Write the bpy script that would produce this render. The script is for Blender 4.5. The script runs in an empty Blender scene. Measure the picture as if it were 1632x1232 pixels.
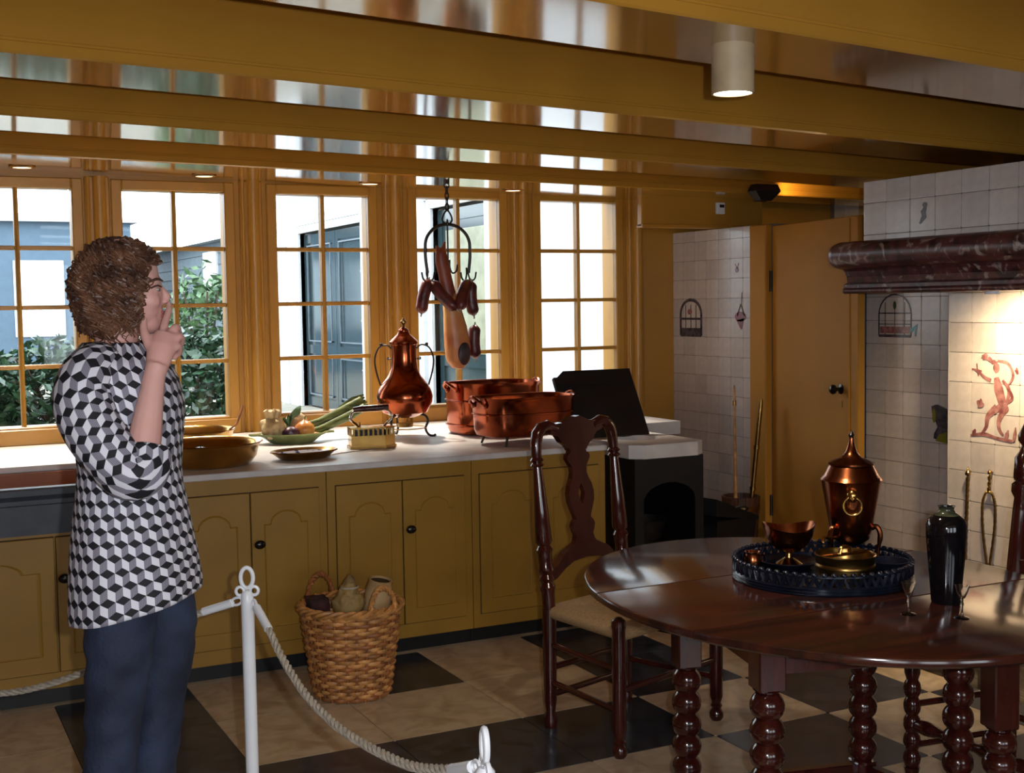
import bpy, bmesh, math, random
from math import sin, cos, pi, radians, sqrt, atan2
from mathutils import Vector, Matrix, noise

random.seed(7)
SC = bpy.context.scene
COL = SC.collection

# ------------------------------------------------------------------ camera
F_PX = 2000.0
YAW, PITCH, ROLL, CAM_H = radians(26.7), radians(-3.75), radians(-0.88), 1.55
fw = Vector((sin(YAW) * cos(PITCH), cos(YAW) * cos(PITCH), sin(PITCH)))
r0 = Vector((cos(YAW), -sin(YAW), 0))
u0 = r0.cross(fw)
rt = r0 * cos(ROLL) + u0 * sin(ROLL)
up = r0 * -sin(ROLL) + u0 * cos(ROLL)
cam_d = bpy.data.cameras.new('camera')
cam_d.sensor_fit = 'HORIZONTAL'
cam_d.sensor_width = 36.0
cam_d.lens = 36.0 * F_PX / 1632.0
cam_d.clip_start = 0.05
cam = bpy.data.objects.new('camera', cam_d)
COL.objects.link(cam)
cam.matrix_world = Matrix(((rt.x, up.x, -fw.x, 0), (rt.y, up.y, -fw.y, 0), (rt.z, up.z, -fw.z, CAM_H), (0, 0, 0, 1)))
SC.camera = cam

# ------------------------------------------------------------------ world, exposure, big lights
SC.view_settings.view_transform = 'Standard'
SC.view_settings.look = 'None'
SC.view_settings.gamma = 1.0
SC.view_settings.use_curve_mapping = False
SC.view_settings.exposure = 0.5
W = bpy.data.worlds.new('overcast_sky')
SC.world = W
W.use_nodes = True
bg = W.node_tree.nodes['Background']
bg.inputs[0].default_value = (0.86, 0.94, 1.0, 1)
bg.inputs[1].default_value = SKY = 4.2


def lamp(name, kind, loc, energy, color=(1, 1, 1), target=None, **kw):
    d = bpy.data.lights.new(name, kind)
    d.energy = energy
    d.color = color
    for k, v in kw.items():
        setattr(d, k, v)
    o = bpy.data.objects.new(name, d)
    COL.objects.link(o)
    o.location = loc
    if target is not None:
        o.rotation_euler = (Vector(target) - Vector(loc)).to_track_quat('-Z', 'Y').to_euler()
    return o


# the photographer's own small flash, a hand's breadth right of the lens
fl = Vector((0, 0, CAM_H)) + rt * 0.075 + up * 0.035
FLASH = lamp('camera_flash', 'SPOT', fl, 112.0, (0.93, 0.95, 1.0), fl + fw * 3, spot_size=radians(105), spot_blend=0.6, shadow_soft_size=0.012)
# light portals of the five windows (sampling only)
for i, wx in enumerate((0.64, 1.425, 2.247, 3.08, 3.895)):
    p = lamp('window_portal', 'AREA', (wx, 6.93, 1.57), 1.0, target=(wx, 0, 1.57), shape='RECTANGLE', size=0.6, size_y=1.28)
    p.data.cycles.is_portal = True
for wx in (-1.2, 0.6, 2.4):  # portals of the windows added behind the camera
    p = lamp('window_portal', 'AREA', (wx, -2.72, 1.5), 1.0, target=(wx, 5, 1.5), shape='RECTANGLE', size=1.3, size_y=1.3)
    p.data.cycles.is_portal = True


# ------------------------------------------------------------------ helpers
def lin(r, g, b):
    def f(c):
        c /= 255.0
        return c / 12.92 if c <= 0.04045 else ((c + 0.055) / 1.055) ** 2.4
    return (f(r), f(g), f(b), 1.0)


class N:
    """thin wrapper for building node trees"""
    def __init__(self, name):
        self.m = bpy.data.materials.new(name)
        self.m.use_nodes = True
        self.t = self.m.node_tree
        self.b = self.t.nodes['Principled BSDF']
        self.out = self.t.nodes['Material Output']

    def n(self, kind, **kw):
        x = self.t.nodes.new(kind)
        for k, v in kw.items():
            setattr(x, k, v)
        return x

    def l(self, a, b):
        self.t.links.new(a, b)

    def math(self, op, a, b=None, c=None):
        x = self.n('ShaderNodeMath', operation=op)
        for i, v in enumerate((a, b, c)):
            if v is None:
                continue
            if isinstance(v, (int, float)):
                x.inputs[i].default_value = v
            else:
                self.l(v, x.inputs[i])
        return x.outputs[0]

    def vmath(self, op, a, b=None):
        x = self.n('ShaderNodeVectorMath', operation=op)
        for i, v in enumerate((a, b)):
            if v is None:
                continue
            if isinstance(v, (tuple, list)):
                x.inputs[i].default_value = v
            else:
                self.l(v, x.inputs[i])
        return x

    def mix(self, fac, a, b, blend='MIX'):
        x = self.n('ShaderNodeMix', data_type='RGBA', blend_type=blend)
        for i, v in ((0, fac), (6, a), (7, b)):
            if isinstance(v, (int, float, tuple, list)):
                x.inputs[i].default_value = v
            else:
                self.l(v, x.inputs[i])
        return x.outputs[2]

    def noise(self, scale, detail=4.0, coord='Object', stretch=None, dist=0.0, rough=0.5):
        tc = self.n('ShaderNodeTexCoord')
        mp = self.n('ShaderNodeMapping')
        if stretch:
            mp.inputs['Scale'].default_value = stretch
        self.l(tc.outputs[coord], mp.inputs[0])
        x = self.n('ShaderNodeTexNoise')
        x.inputs['Scale'].default_value = scale
        x.inputs['Detail'].default_value = detail
        x.inputs['Roughness'].default_value = rough
        x.inputs['Distortion'].default_value = dist
        self.l(mp.outputs[0], x.inputs[0])
        return x.outputs[0]

    def ramp(self, fac, stops):
        x = self.n('ShaderNodeValToRGB')
        el = x.color_ramp.elements
        el[0].position, el[0].color = stops[0]
        el[1].position, el[1].color = stops[-1]
        for p, c in stops[1:-1]:
            e = el.new(p)
            e.color = c
        self.l(fac, x.inputs[0])
        return x.outputs[0]

    def bump(self, h, strength, dist=0.01):
        x = self.n('ShaderNodeBump')
        x.inputs['Strength'].default_value = strength
        x.inputs['Distance'].default_value = dist
        self.l(h, x.inputs['Height'])
        self.l(x.outputs[0], self.b.inputs['Normal'])


def mul(c, k):
    return (c[0] * k, c[1] * k, c[2] * k, 1.0)


def mat(name, c, rough=0.5, metal=0.0, var=0.12, scale=9.0, stretch=None, bump=0.0, bscale=40.0, rnd=0.0, c2=None, lo=0.35, hi=0.65, coat=0.0, spec=0.5, dist=0.0):
    """principled material with a procedural two-tone variation, optional relief and a per-object tint"""
    g = N(name)
    nz = g.noise(scale, 5, stretch=stretch, dist=dist)
    col = g.ramp(nz, [(lo, c2 if c2 else mul(c, 1 - var)), (hi, c if c2 else mul(c, 1 + var))])
    if rnd:
        oi = g.n('ShaderNodeObjectInfo')
        f = g.math('MULTIPLY_ADD', oi.outputs['Random'], 2 * rnd, 1 - rnd)
        cmb = g.n('ShaderNodeCombineColor')
        for i in range(3):
            g.l(f, cmb.inputs[i])
        col = g.mix(1.0, col, cmb.outputs[0], 'MULTIPLY')
    g.l(col, g.b.inputs['Base Color'])
    g.b.inputs['Roughness'].default_value = rough
    g.b.inputs['Metallic'].default_value = metal
    g.b.inputs['Specular IOR Level'].default_value = spec
    if coat:
        g.b.inputs['Coat Weight'].default_value = coat
        g.b.inputs['Coat Roughness'].default_value = 0.08
    if bump:
        g.bump(g.noise(bscale, 4, stretch=stretch), bump)
    return g.m


def glow(name, c, strength):
    g = N(name)
    g.b.inputs['Base Color'].default_value = c
    g.b.inputs['Emission Color'].default_value = c
    g.b.inputs['Emission Strength'].default_value = strength
    return g.m


class MB:
    """collects shapes; build() links them as ONE mesh object"""
    def __init__(self, M=None):
        self.v, self.f, self.uv, self.M = [], [], {}, M

    def add(self, vs, fs):
        o = len(self.v)
        for p in vs:
            p = Vector(p)
            self.v.append(self.M @ p if self.M else p)
        for q in fs:
            self.f.append(tuple(i + o for i in q))
        return self

    def box(self, x0, x1, y0, y1, z0, z1, ch=0.0):
        if ch <= 0:
            vs = [(x, y, z) for z in (z0, z1) for y in (y0, y1) for x in (x0, x1)]
            fs = [(0, 2, 3, 1), (4, 5, 7, 6), (0, 1, 5, 4), (2, 6, 7, 3), (0, 4, 6, 2), (1, 3, 7, 5)]
            return self.add(vs, fs)
        b = bmesh.new()
        bmesh.ops.create_cube(b, size=1)
        for w in b.verts:
            w.co = Vector((x0 + (w.co.x + .5) * (x1 - x0), y0 + (w.co.y + .5) * (y1 - y0), z0 + (w.co.z + .5) * (z1 - z0)))
        bmesh.ops.bevel(b, geom=list(b.edges), offset=ch, segments=1, affect='EDGES')
        return self.bm(b)

    def bm(self, b):
        b.verts.ensure_lookup_table()
        b.verts.index_update()
        self.add([w.co.copy() for w in b.verts], [tuple(w.index for w in q.verts) for q in b.faces])
        b.free()
        return self

    def ring_faces(self, nr, n, closed_path=False, caps=True):
        fs = []
        for i in range(nr - (0 if closed_path else 1)):
            a, b = i * n, ((i + 1) % nr) * n
            for k in range(n):
                k2 = (k + 1) % n
                fs.append((a + k, a + k2, b + k2, b + k))
        if caps and not closed_path:
            fs.append(tuple(range(n - 1, -1, -1)))
            fs.append(tuple((nr - 1) * n + k for k in range(n)))
        return fs

    def tube(self, path, r, n=8, closed=False, caps=True, flat=1.0, upv=None):
        P = [Vector(p) for p in path]
        m = len(P)
        R = r if isinstance(r, (list, tuple)) else [r] * m
        vs = []
        T0 = (P[1] - P[0]).normalized()
        a = Vector(upv) if upv else (Vector((0, 0, 1)) if abs(T0.z) < .9 else Vector((1, 0, 0)))
        nx = (a - T0 * a.dot(T0)).normalized()
        for i in range(m):
            if closed:
                T = (P[(i + 1) % m] - P[i - 1]).normalized()
            else:
                T = (P[min(i + 1, m - 1)] - P[max(i - 1, 0)]).normalized()
            nx = (nx - T * nx.dot(T))
            nx = nx.normalized() if nx.length > 1e-6 else Vector((1, 0, 0))
            ny = T.cross(nx)
            for k in range(n):
                t = 2 * pi * k / n
                vs.append(P[i] + nx * cos(t) * R[i] + ny * sin(t) * R[i] * flat)
        return self.add(vs, self.ring_faces(m, n, closed, caps))

    def lathe(self, prof, n=24, c=(0, 0, 0), sx=1.0, sy=1.0, caps=True):
        c = Vector(c)
        vs = []
        for (r, z) in prof:
            r = max(r, 1e-4)
            for k in range(n):
                t = 2 * pi * k / n
                vs.append((c.x + r * cos(t) * sx, c.y + r * sin(t) * sy, c.z + z))
        return self.add(vs, self.ring_faces(len(prof), n, False, caps))

    def ell(self, c, r, n=14, m=9):
        c = Vector(c)
        r = Vector((r, r, r)) if isinstance(r, (int, float)) else Vector(r)
        vs = [(c.x, c.y, c.z + r.z)]
        for i in range(1, m):
            ph = pi * i / m
            for k in range(n):
                t = 2 * pi * k / n
                vs.append((c.x + r.x * sin(ph) * cos(t), c.y + r.y * sin(ph) * sin(t), c.z + r.z * cos(ph)))
        vs.append((c.x, c.y, c.z - r.z))
        fs = [(0, 1 + k, 1 + (k + 1) % n) for k in range(n)]
        for i in range(m - 2):
            a, b = 1 + i * n, 1 + (i + 1) * n
            for k in range(n):
                k2 = (k + 1) % n
                fs.append((a + k, b + k, b + k2, a + k2))
        L = len(vs) - 1
        a = 1 + (m - 2) * n
        fs += [(a + k, L, a + (k + 1) % n) for k in range(n)]
        return self.add(vs, fs)

    def loft(self, rings, caps=True):
        n = len(rings[0])
        return self.add([p for q in rings for p in q], self.ring_faces(len(rings), n, False, caps))

    def prism(self, pts, h0, h1, plane='xz'):
        """outline extruded along the axis that the plane leaves out"""
        def p3(a, b, h):
            return {'xz': (a, h, b), 'xy': (a, b, h), 'yz': (h, a, b)}[plane]
        n = len(pts)
        vs = [p3(a, b, h0) for a, b in pts] + [p3(a, b, h1) for a, b in pts]
        fs = [tuple(range(n)), tuple(range(2 * n - 1, n - 1, -1))]
        fs += [(k, n + k, n + (k + 1) % n, (k + 1) % n) for k in range(n)]
        return self.add(vs, fs)

    def mesh(self, name, smooth=40):
        me = bpy.data.meshes.new(name)
        me.from_pydata([tuple(p) for p in self.v], [], self.f)
        b = bmesh.new()
        b.from_mesh(me)
        bmesh.ops.recalc_face_normals(b, faces=b.faces)
        b.to_mesh(me)
        b.free()
        if smooth:
            me.polygons.foreach_set('use_smooth', [True] * len(me.polygons))
            me.set_sharp_from_angle(angle=radians(smooth))
        return me

    def build(self, name, material, parent=None, smooth=40, **kw):
        return link(name, self.mesh(name, smooth), material, parent, **kw)


def link(name, me, material, parent=None, label=None, cat=None, group=None, kind=None, loc=None, rot=None):
    if material and not me.materials:
        me.materials.append(material)
    o = bpy.data.objects.new(name, me)
    COL.objects.link(o)
    if parent:
        o.parent = parent
    if loc:
        o.location = loc
    if rot:
        o.rotation_euler = rot
    tag(o, label, cat, group, kind)
    return o


def tag(o, label=None, cat=None, group=None, kind=None):
    for k, v in (('label', label), ('category', cat), ('group', group), ('kind', kind)):
        if v:
            o[k] = v
    return o


def thing(name, loc, label, cat, rz=0.0, group=None, kind=None, rot=None):
    o = bpy.data.objects.new(name, None)
    o.empty_display_size = 0.05
    COL.objects.link(o)
    o.location = loc
    o.rotation_euler = rot if rot else (0, 0, rz)
    return tag(o, label, cat, group, kind)


def struct(name, label, loc=(0, 0, 0)):
    return thing(name, loc, label, None, kind='structure')


def circ(cx, cy, r, n=24, a0=0, a1=2 * pi):
    return [(cx + r * cos(a0 + (a1 - a0) * k / n), cy + r * sin(a0 + (a1 - a0) * k / n)) for k in range(n)]


def bez(pts, n=24):
    """Catmull-Rom through the points"""
    P = [Vector(p) for p in pts]
    P = [P[0] * 2 - P[1]] + P + [P[-1] * 2 - P[-2]]
    out = []
    seg = len(P) - 3
    for s in range(seg):
        a, b, c, d = P[s:s + 4]
        m = max(2, n // seg)
        for k in range(m):
            t = k / m
            out.append(0.5 * ((2 * b) + (c - a) * t + (2 * a - 5 * b + 4 * c - d) * t * t + (3 * b - a - 3 * c + d) * t ** 3))
    out.append(P[-2])
    return out


def remesh(mb, voxel, smooth_it=4, factor=0.5):
    """one continuous skin around overlapping closed shapes"""
    me = mb.mesh('tmp', 0)
    o = bpy.data.objects.new('tmp', me)
    COL.objects.link(o)
    md = o.modifiers.new('r', 'REMESH')
    md.mode = 'VOXEL'
    md.voxel_size = voxel
    if smooth_it:
        s = o.modifiers.new('s', 'SMOOTH')
        s.factor = factor
        s.iterations = smooth_it
    dg = bpy.context.evaluated_depsgraph_get()
    r = bpy.data.meshes.new_from_object(o.evaluated_get(dg), depsgraph=dg)
    bpy.data.objects.remove(o)
    bpy.data.meshes.remove(me)
    r.materials.clear()
    r.polygons.foreach_set('use_smooth', [True] * len(r.polygons))
    return r


# ------------------------------------------------------------------ materials
OCHRE = lin(178, 128, 48)
M = {}
M['paint'] = mat('ochre_oil_paint', OCHRE, 0.36, var=0.05, scale=3, bump=0.02, bscale=8)
M['beam'] = mat('ochre_gloss_paint', OCHRE, 0.12, var=0.05, scale=3, bump=0.02, bscale=6, spec=0.6, coat=1.0)
M['door'] = mat('ochre_door_paint', lin(176, 122, 42), 0.62, var=0.05, scale=3, spec=0.25)
M['ceil'] = mat('ochre_ceiling_paint', OCHRE, 0.5, var=0.06, scale=3)
M['cab'] = mat('ochre_cabinet_paint', lin(158, 118, 42), 0.42, var=0.06, scale=5, bump=0.05, bscale=25)
M['groove'] = mat('dark_gap', lin(52, 34, 14), 0.8)
M['kick'] = mat('black_plinth_paint', lin(12, 12, 14), 0.5)
M['lmarble'] = mat('cream_marble', lin(208, 188, 158), 0.28, scale=5, c2=lin(176, 150, 118), lo=.3, hi=.6, rnd=.08, dist=1.0)
M['dmarble'] = mat('dark_slate_marble', lin(62, 64, 72), 0.22, scale=6, c2=lin(38, 38, 44), rnd=.15, dist=1.0)
M['grout'] = mat('floor_grout', lin(58, 48, 40), 0.9)
M['counter'] = mat('pale_stone_counter', lin(222, 217, 214), 0.42, scale=7, c2=lin(200, 194, 192), bump=.03)
M['sinkstone'] = mat('blue_grey_stone', lin(70, 74, 84), 0.5, scale=12, bump=.08)
M['sinkwood'] = mat('brown_basin_lining', lin(150, 92, 58), 0.5, scale=6, stretch=(1, 6, 1))
M['tile'] = mat('white_delft_tile', lin(196, 186, 180), 0.14, scale=4, var=.05, rnd=.10, bump=.05, bscale=9)
M['tilegrout'] = mat('tile_grout', lin(120, 104, 92), 0.9)
M['inkbrown'] = mat('manganese_glaze', lin(110, 62, 62), 0.2, scale=30, c2=lin(170, 120, 116), var=.3)
M['inkdark'] = mat('dark_glaze', lin(44, 40, 50), 0.2, scale=30, c2=lin(88, 78, 84))
M['inkgreen'] = mat('green_glaze', lin(60, 84, 44), 0.2)
M['inkred'] = mat('red_glaze', lin(126, 30, 22), 0.2)
M['inkblue'] = mat('blue_green_glaze', lin(70, 128, 142), 0.2)
M['copper'] = mat('polished_copper', lin(160, 80, 50), 0.18, 1.0, var=.12, scale=7, bump=.05, bscale=18)
M['copperdark'] = mat('old_copper', lin(150, 86, 52), 0.24, 1.0, var=.2, scale=9, bump=.06, bscale=20)
M['brass'] = mat('brass', lin(190, 150, 84), 0.22, 1.0, var=.15, scale=9, bump=.04)
M['brassdark'] = mat('aged_brass', lin(150, 116, 64), 0.3, 1.0, var=.25, scale=12)
M['iron'] = mat('dark_wrought_iron', lin(60, 56, 52), 0.45, 0.7, var=.2, scale=20)
M['blackiron'] = mat('black_cast_iron', lin(20, 20, 23), 0.5, 0.3, var=.2, scale=20, bump=.1)
M['blackwood'] = mat('black_painted_wood', lin(24, 23, 25), 0.45, var=.2, scale=10)
M['wood'] = mat('dark_mahogany', lin(58, 20, 15), 0.16, var=.3, scale=5, stretch=(6, 6, 1), coat=.3)
M['tabletop'] = mat('polished_mahogany_top', lin(70, 33, 23), 0.15, scale=3, stretch=(1, 7, 1), c2=lin(42, 24, 20), coat=.25, dist=.6)
M['knob'] = mat('ebony_knob', lin(22, 16, 14), 0.25)
M['rush'] = mat('woven_rush', lin(170, 136, 94), 0.8, var=.25, scale=40, stretch=(1, 8, 8), bump=.5, bscale=60)
M['wicker'] = mat('honey_wicker', lin(196, 138, 78), 0.45, var=.35, scale=22, bump=.2, bscale=80)
M['wickerdark'] = mat('brown_wicker', lin(150, 92, 48), 0.5, var=.3, scale=22)
M['redmarble'] = mat('red_marble', lin(96, 50, 50), 0.32, scale=9, c2=lin(52, 30, 32), lo=.36, hi=.56, dist=1.5)
M['white'] = mat('white_enamel', lin(226, 228, 232), 0.35, var=.03)
M['rope'] = mat('grey_white_rope', lin(176, 166, 150), 0.85, var=.18, scale=60, bump=.3, bscale=200)
M['chrome'] = mat('bright_steel', lin(210, 208, 205), 0.14, 1.0, var=.05)


def add_marble_veins(m):
    t = m.node_tree
    g = N.__new__(N)
    g.m, g.t, g.b = m, t, t.nodes['Principled BSDF']
    old = g.b.inputs['Base Color'].links[0].from_socket
    nz = g.noise(11, 6, dist=2.2)
    msk = g.ramp(nz, [(.56, (0, 0, 0, 1)), (.66, (1, 1, 1, 1))])
    g.l(g.mix(msk, old, lin(158, 140, 132)), g.b.inputs['Base Color'])


add_marble_veins(M['redmarble'])


def pane_mat():
    g = N('window_glass')
    tr = g.n('ShaderNodeBsdfTransparent')
    tr.inputs[0].default_value = (0.96, 0.985, 0.99, 1)
    gl = g.n('ShaderNodeBsdfGlossy')
    gl.inputs['Roughness'].default_value = 0.02
    fr = g.n('ShaderNodeFresnel')
    fr.inputs[0].default_value = 1.3
    nz = g.noise(3, 2)
    bp = g.n('ShaderNodeBump')
    bp.inputs['Strength'].default_value = 0.02
    g.l(nz, bp.inputs['Height'])
    g.l(bp.outputs[0], gl.inputs['Normal'])
    mx = g.n('ShaderNodeMixShader')
    g.l(fr.outputs[0], mx.inputs[0])
    g.l(tr.outputs[0], mx.inputs[1])
    g.l(gl.outputs[0], mx.inputs[2])
    g.l(mx.outputs[0], g.out.inputs[0])
    return g.m


M['pane'] = pane_mat()


def clear_glass():
    g = N('clear_drinking_glass')
    g.b.inputs['Base Color'].default_value = (0.97, 0.98, 1, 1)
    g.b.inputs['Transmission Weight'].default_value = 1.0
    g.b.inputs['Roughness'].default_value = 0.02
    g.b.inputs['IOR'].default_value = 1.45
    return g.m


M['glass'] = clear_glass()

# ================================================================== THE ROOM
YW = 6.80            # room face of the window wall
ZBOT = lambda x: 2.262 - 0.0187 * x      # underside of the sagging beams

# ---- floor: marble tiles, each its own piece
floor = MB().box(-2.7, 6.2, -2.7, 7.0, -0.10, -0.004).build('floor', M['grout'], smooth=0, kind='structure', label='checkered kitchen floor of cream and dark marble tiles')
TS = 0.514
unit = MB().box(0, 1, 0, 1, 0, 1, ch=0.012).mesh('floor_tile', 0)
ul, ud = unit.copy(), unit.copy()
ul.materials.append(M['lmarble'])
ud.materials.append(M['dmarble'])
DARK = {(-1, 0), (1, 0), (3, 0), (5, 0), (-1, 1), (3, 1), (5, 1), (-1, 2), (0, 2), (1, 2), (2, 2), (4, 2), (6, 2), (0, 3), (3, 3), (5, 3), (-2, 3)}
for j in range(0, 11):
    for i in range(-6, 8):
        y0 = 5.15 - TS * (j + 1)
        if y0 < -0.4 or 1.066 + TS * i > 5.2:
            continue
        d = (i, j) in DARK if (j <= 3 and -2 <= i <= 6) else (i + j) % 2 == 0
        if j == 0:
            h = TS
        o = link('floor_tile', ud if d else ul, None, floor, loc=(1.066 + TS * i + .0015, y0 + .0015, -0.012))
        o.scale = (TS - .003, TS - .003, 0.012)
link('floor_tile', ul, None, floor, loc=(-2.2, 5.152, -0.012)).scale = (8.2, 1.68, 0.0115)

# ---- window wall with five openings
WX = (0.64, 1.425, 2.247, 3.08, 3.895)
GW, GZ0, GZ1, FB = 0.535, 0.965, 2.175, 0.055
w = MB()
w.box(-2.7, 6.2, YW, 7.05, -0.1, GZ0 - FB)
w.box(-2.7, 6.2, YW, 7.05, GZ1 + FB, 2.62)
edges = [-2.7] + sum([[c - GW / 2 - FB, c + GW / 2 + FB] for c in WX], []) + [6.2]
for a, b in zip(edges[0::2], edges[1::2]):
    w.box(a, b, YW, 7.05, GZ0 - FB, GZ1 + FB)
wall_back = w.build('wall_back', M['paint'], smooth=0, kind='structure', label='ochre painted wall pierced by five tall windows')
# turned pilaster mouldings on the piers
piers = [(WX[i] + WX[i + 1]) / 2 for i in range(4)] + [4.30, 0.225]
for px in piers:
    p = MB()
    p.box(px - .062, px + .062, YW - .022, YW + .01, .872, 2.24, ch=.006)
    p.tube([(px + .012, YW - .022, .872), (px + .012, YW - .022, 2.24)], .034, 14)
    p.tube([(px - .045, YW - .022, .872), (px - .045, YW - .022, 2.24)], .010, 8)
    p.build('pilaster', M['paint'], wall_back)

pane_me = {}
for k, cx in enumerate(WX):
    wn = struct('window_%d' % (k + 1), 'tall ochre framed window of eight panes', (cx, YW, GZ0))
    hw, H = GW / 2, GZ1 - GZ0
    fr = MB()
    fr.box(-hw - FB, -hw, -.015, .10, -FB, H + FB, ch=.006)
    fr.box(hw, hw + FB, -.015, .10, -FB, H + FB, ch=.006)
    fr.box(-hw, hw, -.015, .10, H, H + FB, ch=.006)
    fr.box(-hw, hw, -.015, .10, -FB, 0, ch=.006)
    fr.build('window_frame', M['paint'], wn, smooth=0)
    MB().box(-hw - FB, hw + FB, -.03, -.013, -FB - .04, -.012, ch=.005).build('window_sill', M['paint'], wn, smooth=0)
    mw = .011
    m = MB().box(-mw, mw, .0, .045, 0, H)
    m.prism([(-mw, 0), (mw, 0), (0, -.012)], 0, H, 'xy')
    m.build('muntin', M['paint'], wn, smooth=0)
    for r in (1, 2, 3):
        z = H * r / 4
        for s in (-1, 1):
            x0, x1 = (-hw, -mw) if s < 0 else (mw, hw)
            MB().box(x0, x1, .0, .045, z - mw, z + mw, ch=.004).build('muntin', M['paint'], wn, smooth=0)
    for r in range(4):
        for s in (-1, 1):
            x0, x1 = (-hw, -mw) if s < 0 else (mw, hw)
            z0, z1 = H * r / 4 + (mw if r else 0), H * (r + 1) / 4 - (mw if r < 3 else 0)
            MB().box(x0, x1, .024, .028, z0, z1).build('pane', M['pane'], wn, smooth=0)

# ---- other walls of the room
struct_w = MB().box(-2.75, -2.6, -2.7, 7.05, -.1, 2.62).build('wall_left', M['paint'], smooth=0, kind='structure', label='plain ochre painted side wall')
w = MB()
w.box(-2.7, 6.2, -2.75, -2.6, -.1, .85).box(-2.7, 6.2, -2.75, -2.6, 2.15, 2.62)
eb = [-2.7, -1.85, -.55, -.05, 1.25, 1.75, 3.05, 6.2]
for a, b in zip(eb[0::2], eb[1::2]):
    w.box(a, b, -2.75, -2.6, .85, 2.15)
w.build('wall_front', M['paint'], smooth=0, kind='structure', label='ochre painted end wall with three added windows for front light')
for k, cx in enumerate((-1.2, .6, 2.4)):  # assumed windows behind the camera, added for soft front light
    wn = struct('window_%d' % (k + 6), 'added unseen window giving soft front light', (cx, -2.6, .85))
    fr = MB()
    fr.box(-.65, -.61, -.1, 0, 0, 1.3).box(.61, .65, -.1, 0, 0, 1.3).box(-.61, .61, -.1, 0, 0, .04).box(-.61, .61, -.1, 0, 1.26, 1.3).box(-.01, .01, -.08, -.04, .04, 1.26)
    fr.build('window_frame', M['paint'], wn, smooth=0)

# ---- ceiling with four big beams
ceiling = MB().box(-2.7, 6.2, -2.7, 7.05, 2.52, 2.62).build('ceiling', M['ceil'], smooth=0, kind='structure', label='ochre painted ceiling carried by heavy beams')
for (n0, f0, sl) in ((2.36, 2.77, .095), (3.69, 4.08, .065), (4.86, 5.27, .035), (6.07, 6.45, -.015), (-.1, .3, .06), (1.1, 1.5, .08)):
    b = MB()
    rings = []
    for x in (-2.65, 6.0):
        zb, yn, yf = ZBOT(x), n0 + sl * x, f0 + sl * x
        rings.append([(x, yn, zb + .006), (x, yn + .006, zb), (x, yf - .006, zb), (x, yf, zb + .006), (x, yf, 2.55), (x, yn, 2.55), (x, yn, zb + .045), (x, yn + .004, zb + .042), (x, yn + .004, zb + .036), (x, yn, zb + .033)])
    b.loft(rings)
    b.build('beam', M['beam'], ceiling, smooth=0)
# soffit board between the last beam and the windows
s = MB()
rings = [[(x, 6.40, ZBOT(x) + .012), (x, 6.81, ZBOT(x) + .012), (x, 6.81, 2.55), (x, 6.40, 2.55)] for x in (-2.65, 4.55)]
s.loft(rings).build('soffit', M['beam'], ceiling, smooth=0)

# ---- right-hand wall: tiled partition, open door, far tiled wall
tile_unit = MB().box(-1, 0, 0, 1, 0, 1, ch=0.03).mesh('tile', 0)
tile_unit.materials.append(M['tile'])


def tiles(parent, x, ys, zs):
    for y1, y0 in zip(ys[:-1], ys[1:]):
        for z1, z0 in zip(zs[:-1], zs[1:]):
            o = link('tile', tile_unit, None, parent, loc=(x + random.uniform(-.0006, .0006), y0 + .0012, z0 + .0012))
            o.scale = (.007, y1 - y0 - .0024, z1 - z0 - .0024)


def steps(a, first, step, end):
    out = [a]
    p = first
    while p > end + .02:
        if p < out[-1] - .02:
            out.append(p)
        p -= step
    return out + [end]


wall_right = MB().box(4.605, 4.72, 5.80, 6.80, 0, 1.99).build('wall_right', M['tilegrout'], smooth=0, kind='structure', label='white tiled side wall beside the yellow door')
tiles(wall_right, 4.605, steps(6.80, 6.684, .1235, 5.955), steps(1.99, 1.922, .1188, 0.0))
far = MB().box(5.9, 6.05, -2.7, 7.0, 0, 2.6).build('wall_far_right', M['tilegrout'], smooth=0, kind='structure', label='bluish white tiled wall seen above the open door')
tiles(far, 5.9, steps(6.75, 6.65, .135, 5.3), steps(2.38, 2.24, .135, 1.97))

# lintel and jamb of the doorway
trim = MB()
trim.box(4.06, 4.95, 6.33, 6.38, 2.0, 2.215, ch=.004)
trim.box(4.06, 4.95, 6.32, 6.39, 1.992, 2.015, ch=.004)
trim.build('trim_1', M['paint'], smooth=0, kind='structure', label='ochre lintel board across the tiled corner')
MB().box(4.56, 4.70, 5.805, 5.955, 0, 1.985, ch=.006).build('trim_2', M['door'], smooth=0, kind='structure', label='ochre door jamb beside the tiled wall')
# the door, ajar
dA, dB = Vector((4.603, 5.80, 0)), Vector((4.46, 4.925, 0))
dl = (dB - dA).length
door = thing('door_1', dA, 'plain ochre door standing ajar', None, rz=atan2((dB - dA).y, (dB - dA).x), kind='structure')
MB().box(0.004, dl, 0, .04, .01, 1.975, ch=.004).build('door_leaf', M['door'], door, smooth=0)
st = MB().box(dl - .085, dl - .078, -.006, 0.0, .02, 1.965).box(dl - .03, dl, -.004, .0, .02, 1.965, ch=.002)
st.build('edge_bead', M['door'], door, smooth=0)
for z in (.3, 1.6):
    MB().tube([(.002, -.008, z), (.002, -.008, z + .12)], .009, 10).build('hinge', M['iron'], door)
kn = MB(Matrix.Translation((dl - .16, 0, 1.08)) @ Matrix.Rotation(pi / 2, 4, 'X'))
kn.lathe([(0, .0), (.026, .0), (.026, .006), (.010, .012), (.010, .03), (.024, .04), (.026, .052), (.016, .064), (0, .067)], 16)
k_ = kn.build('door_knob', M['knob'], door)
MB().prism([(dl - .17, 1.02), (dl - .15, 1.02), (dl - .146, .985), (dl - .174, .985)], -.004, 0, 'xz').build('keyhole_plate', M['brassdark'], door, smooth=0)

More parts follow.
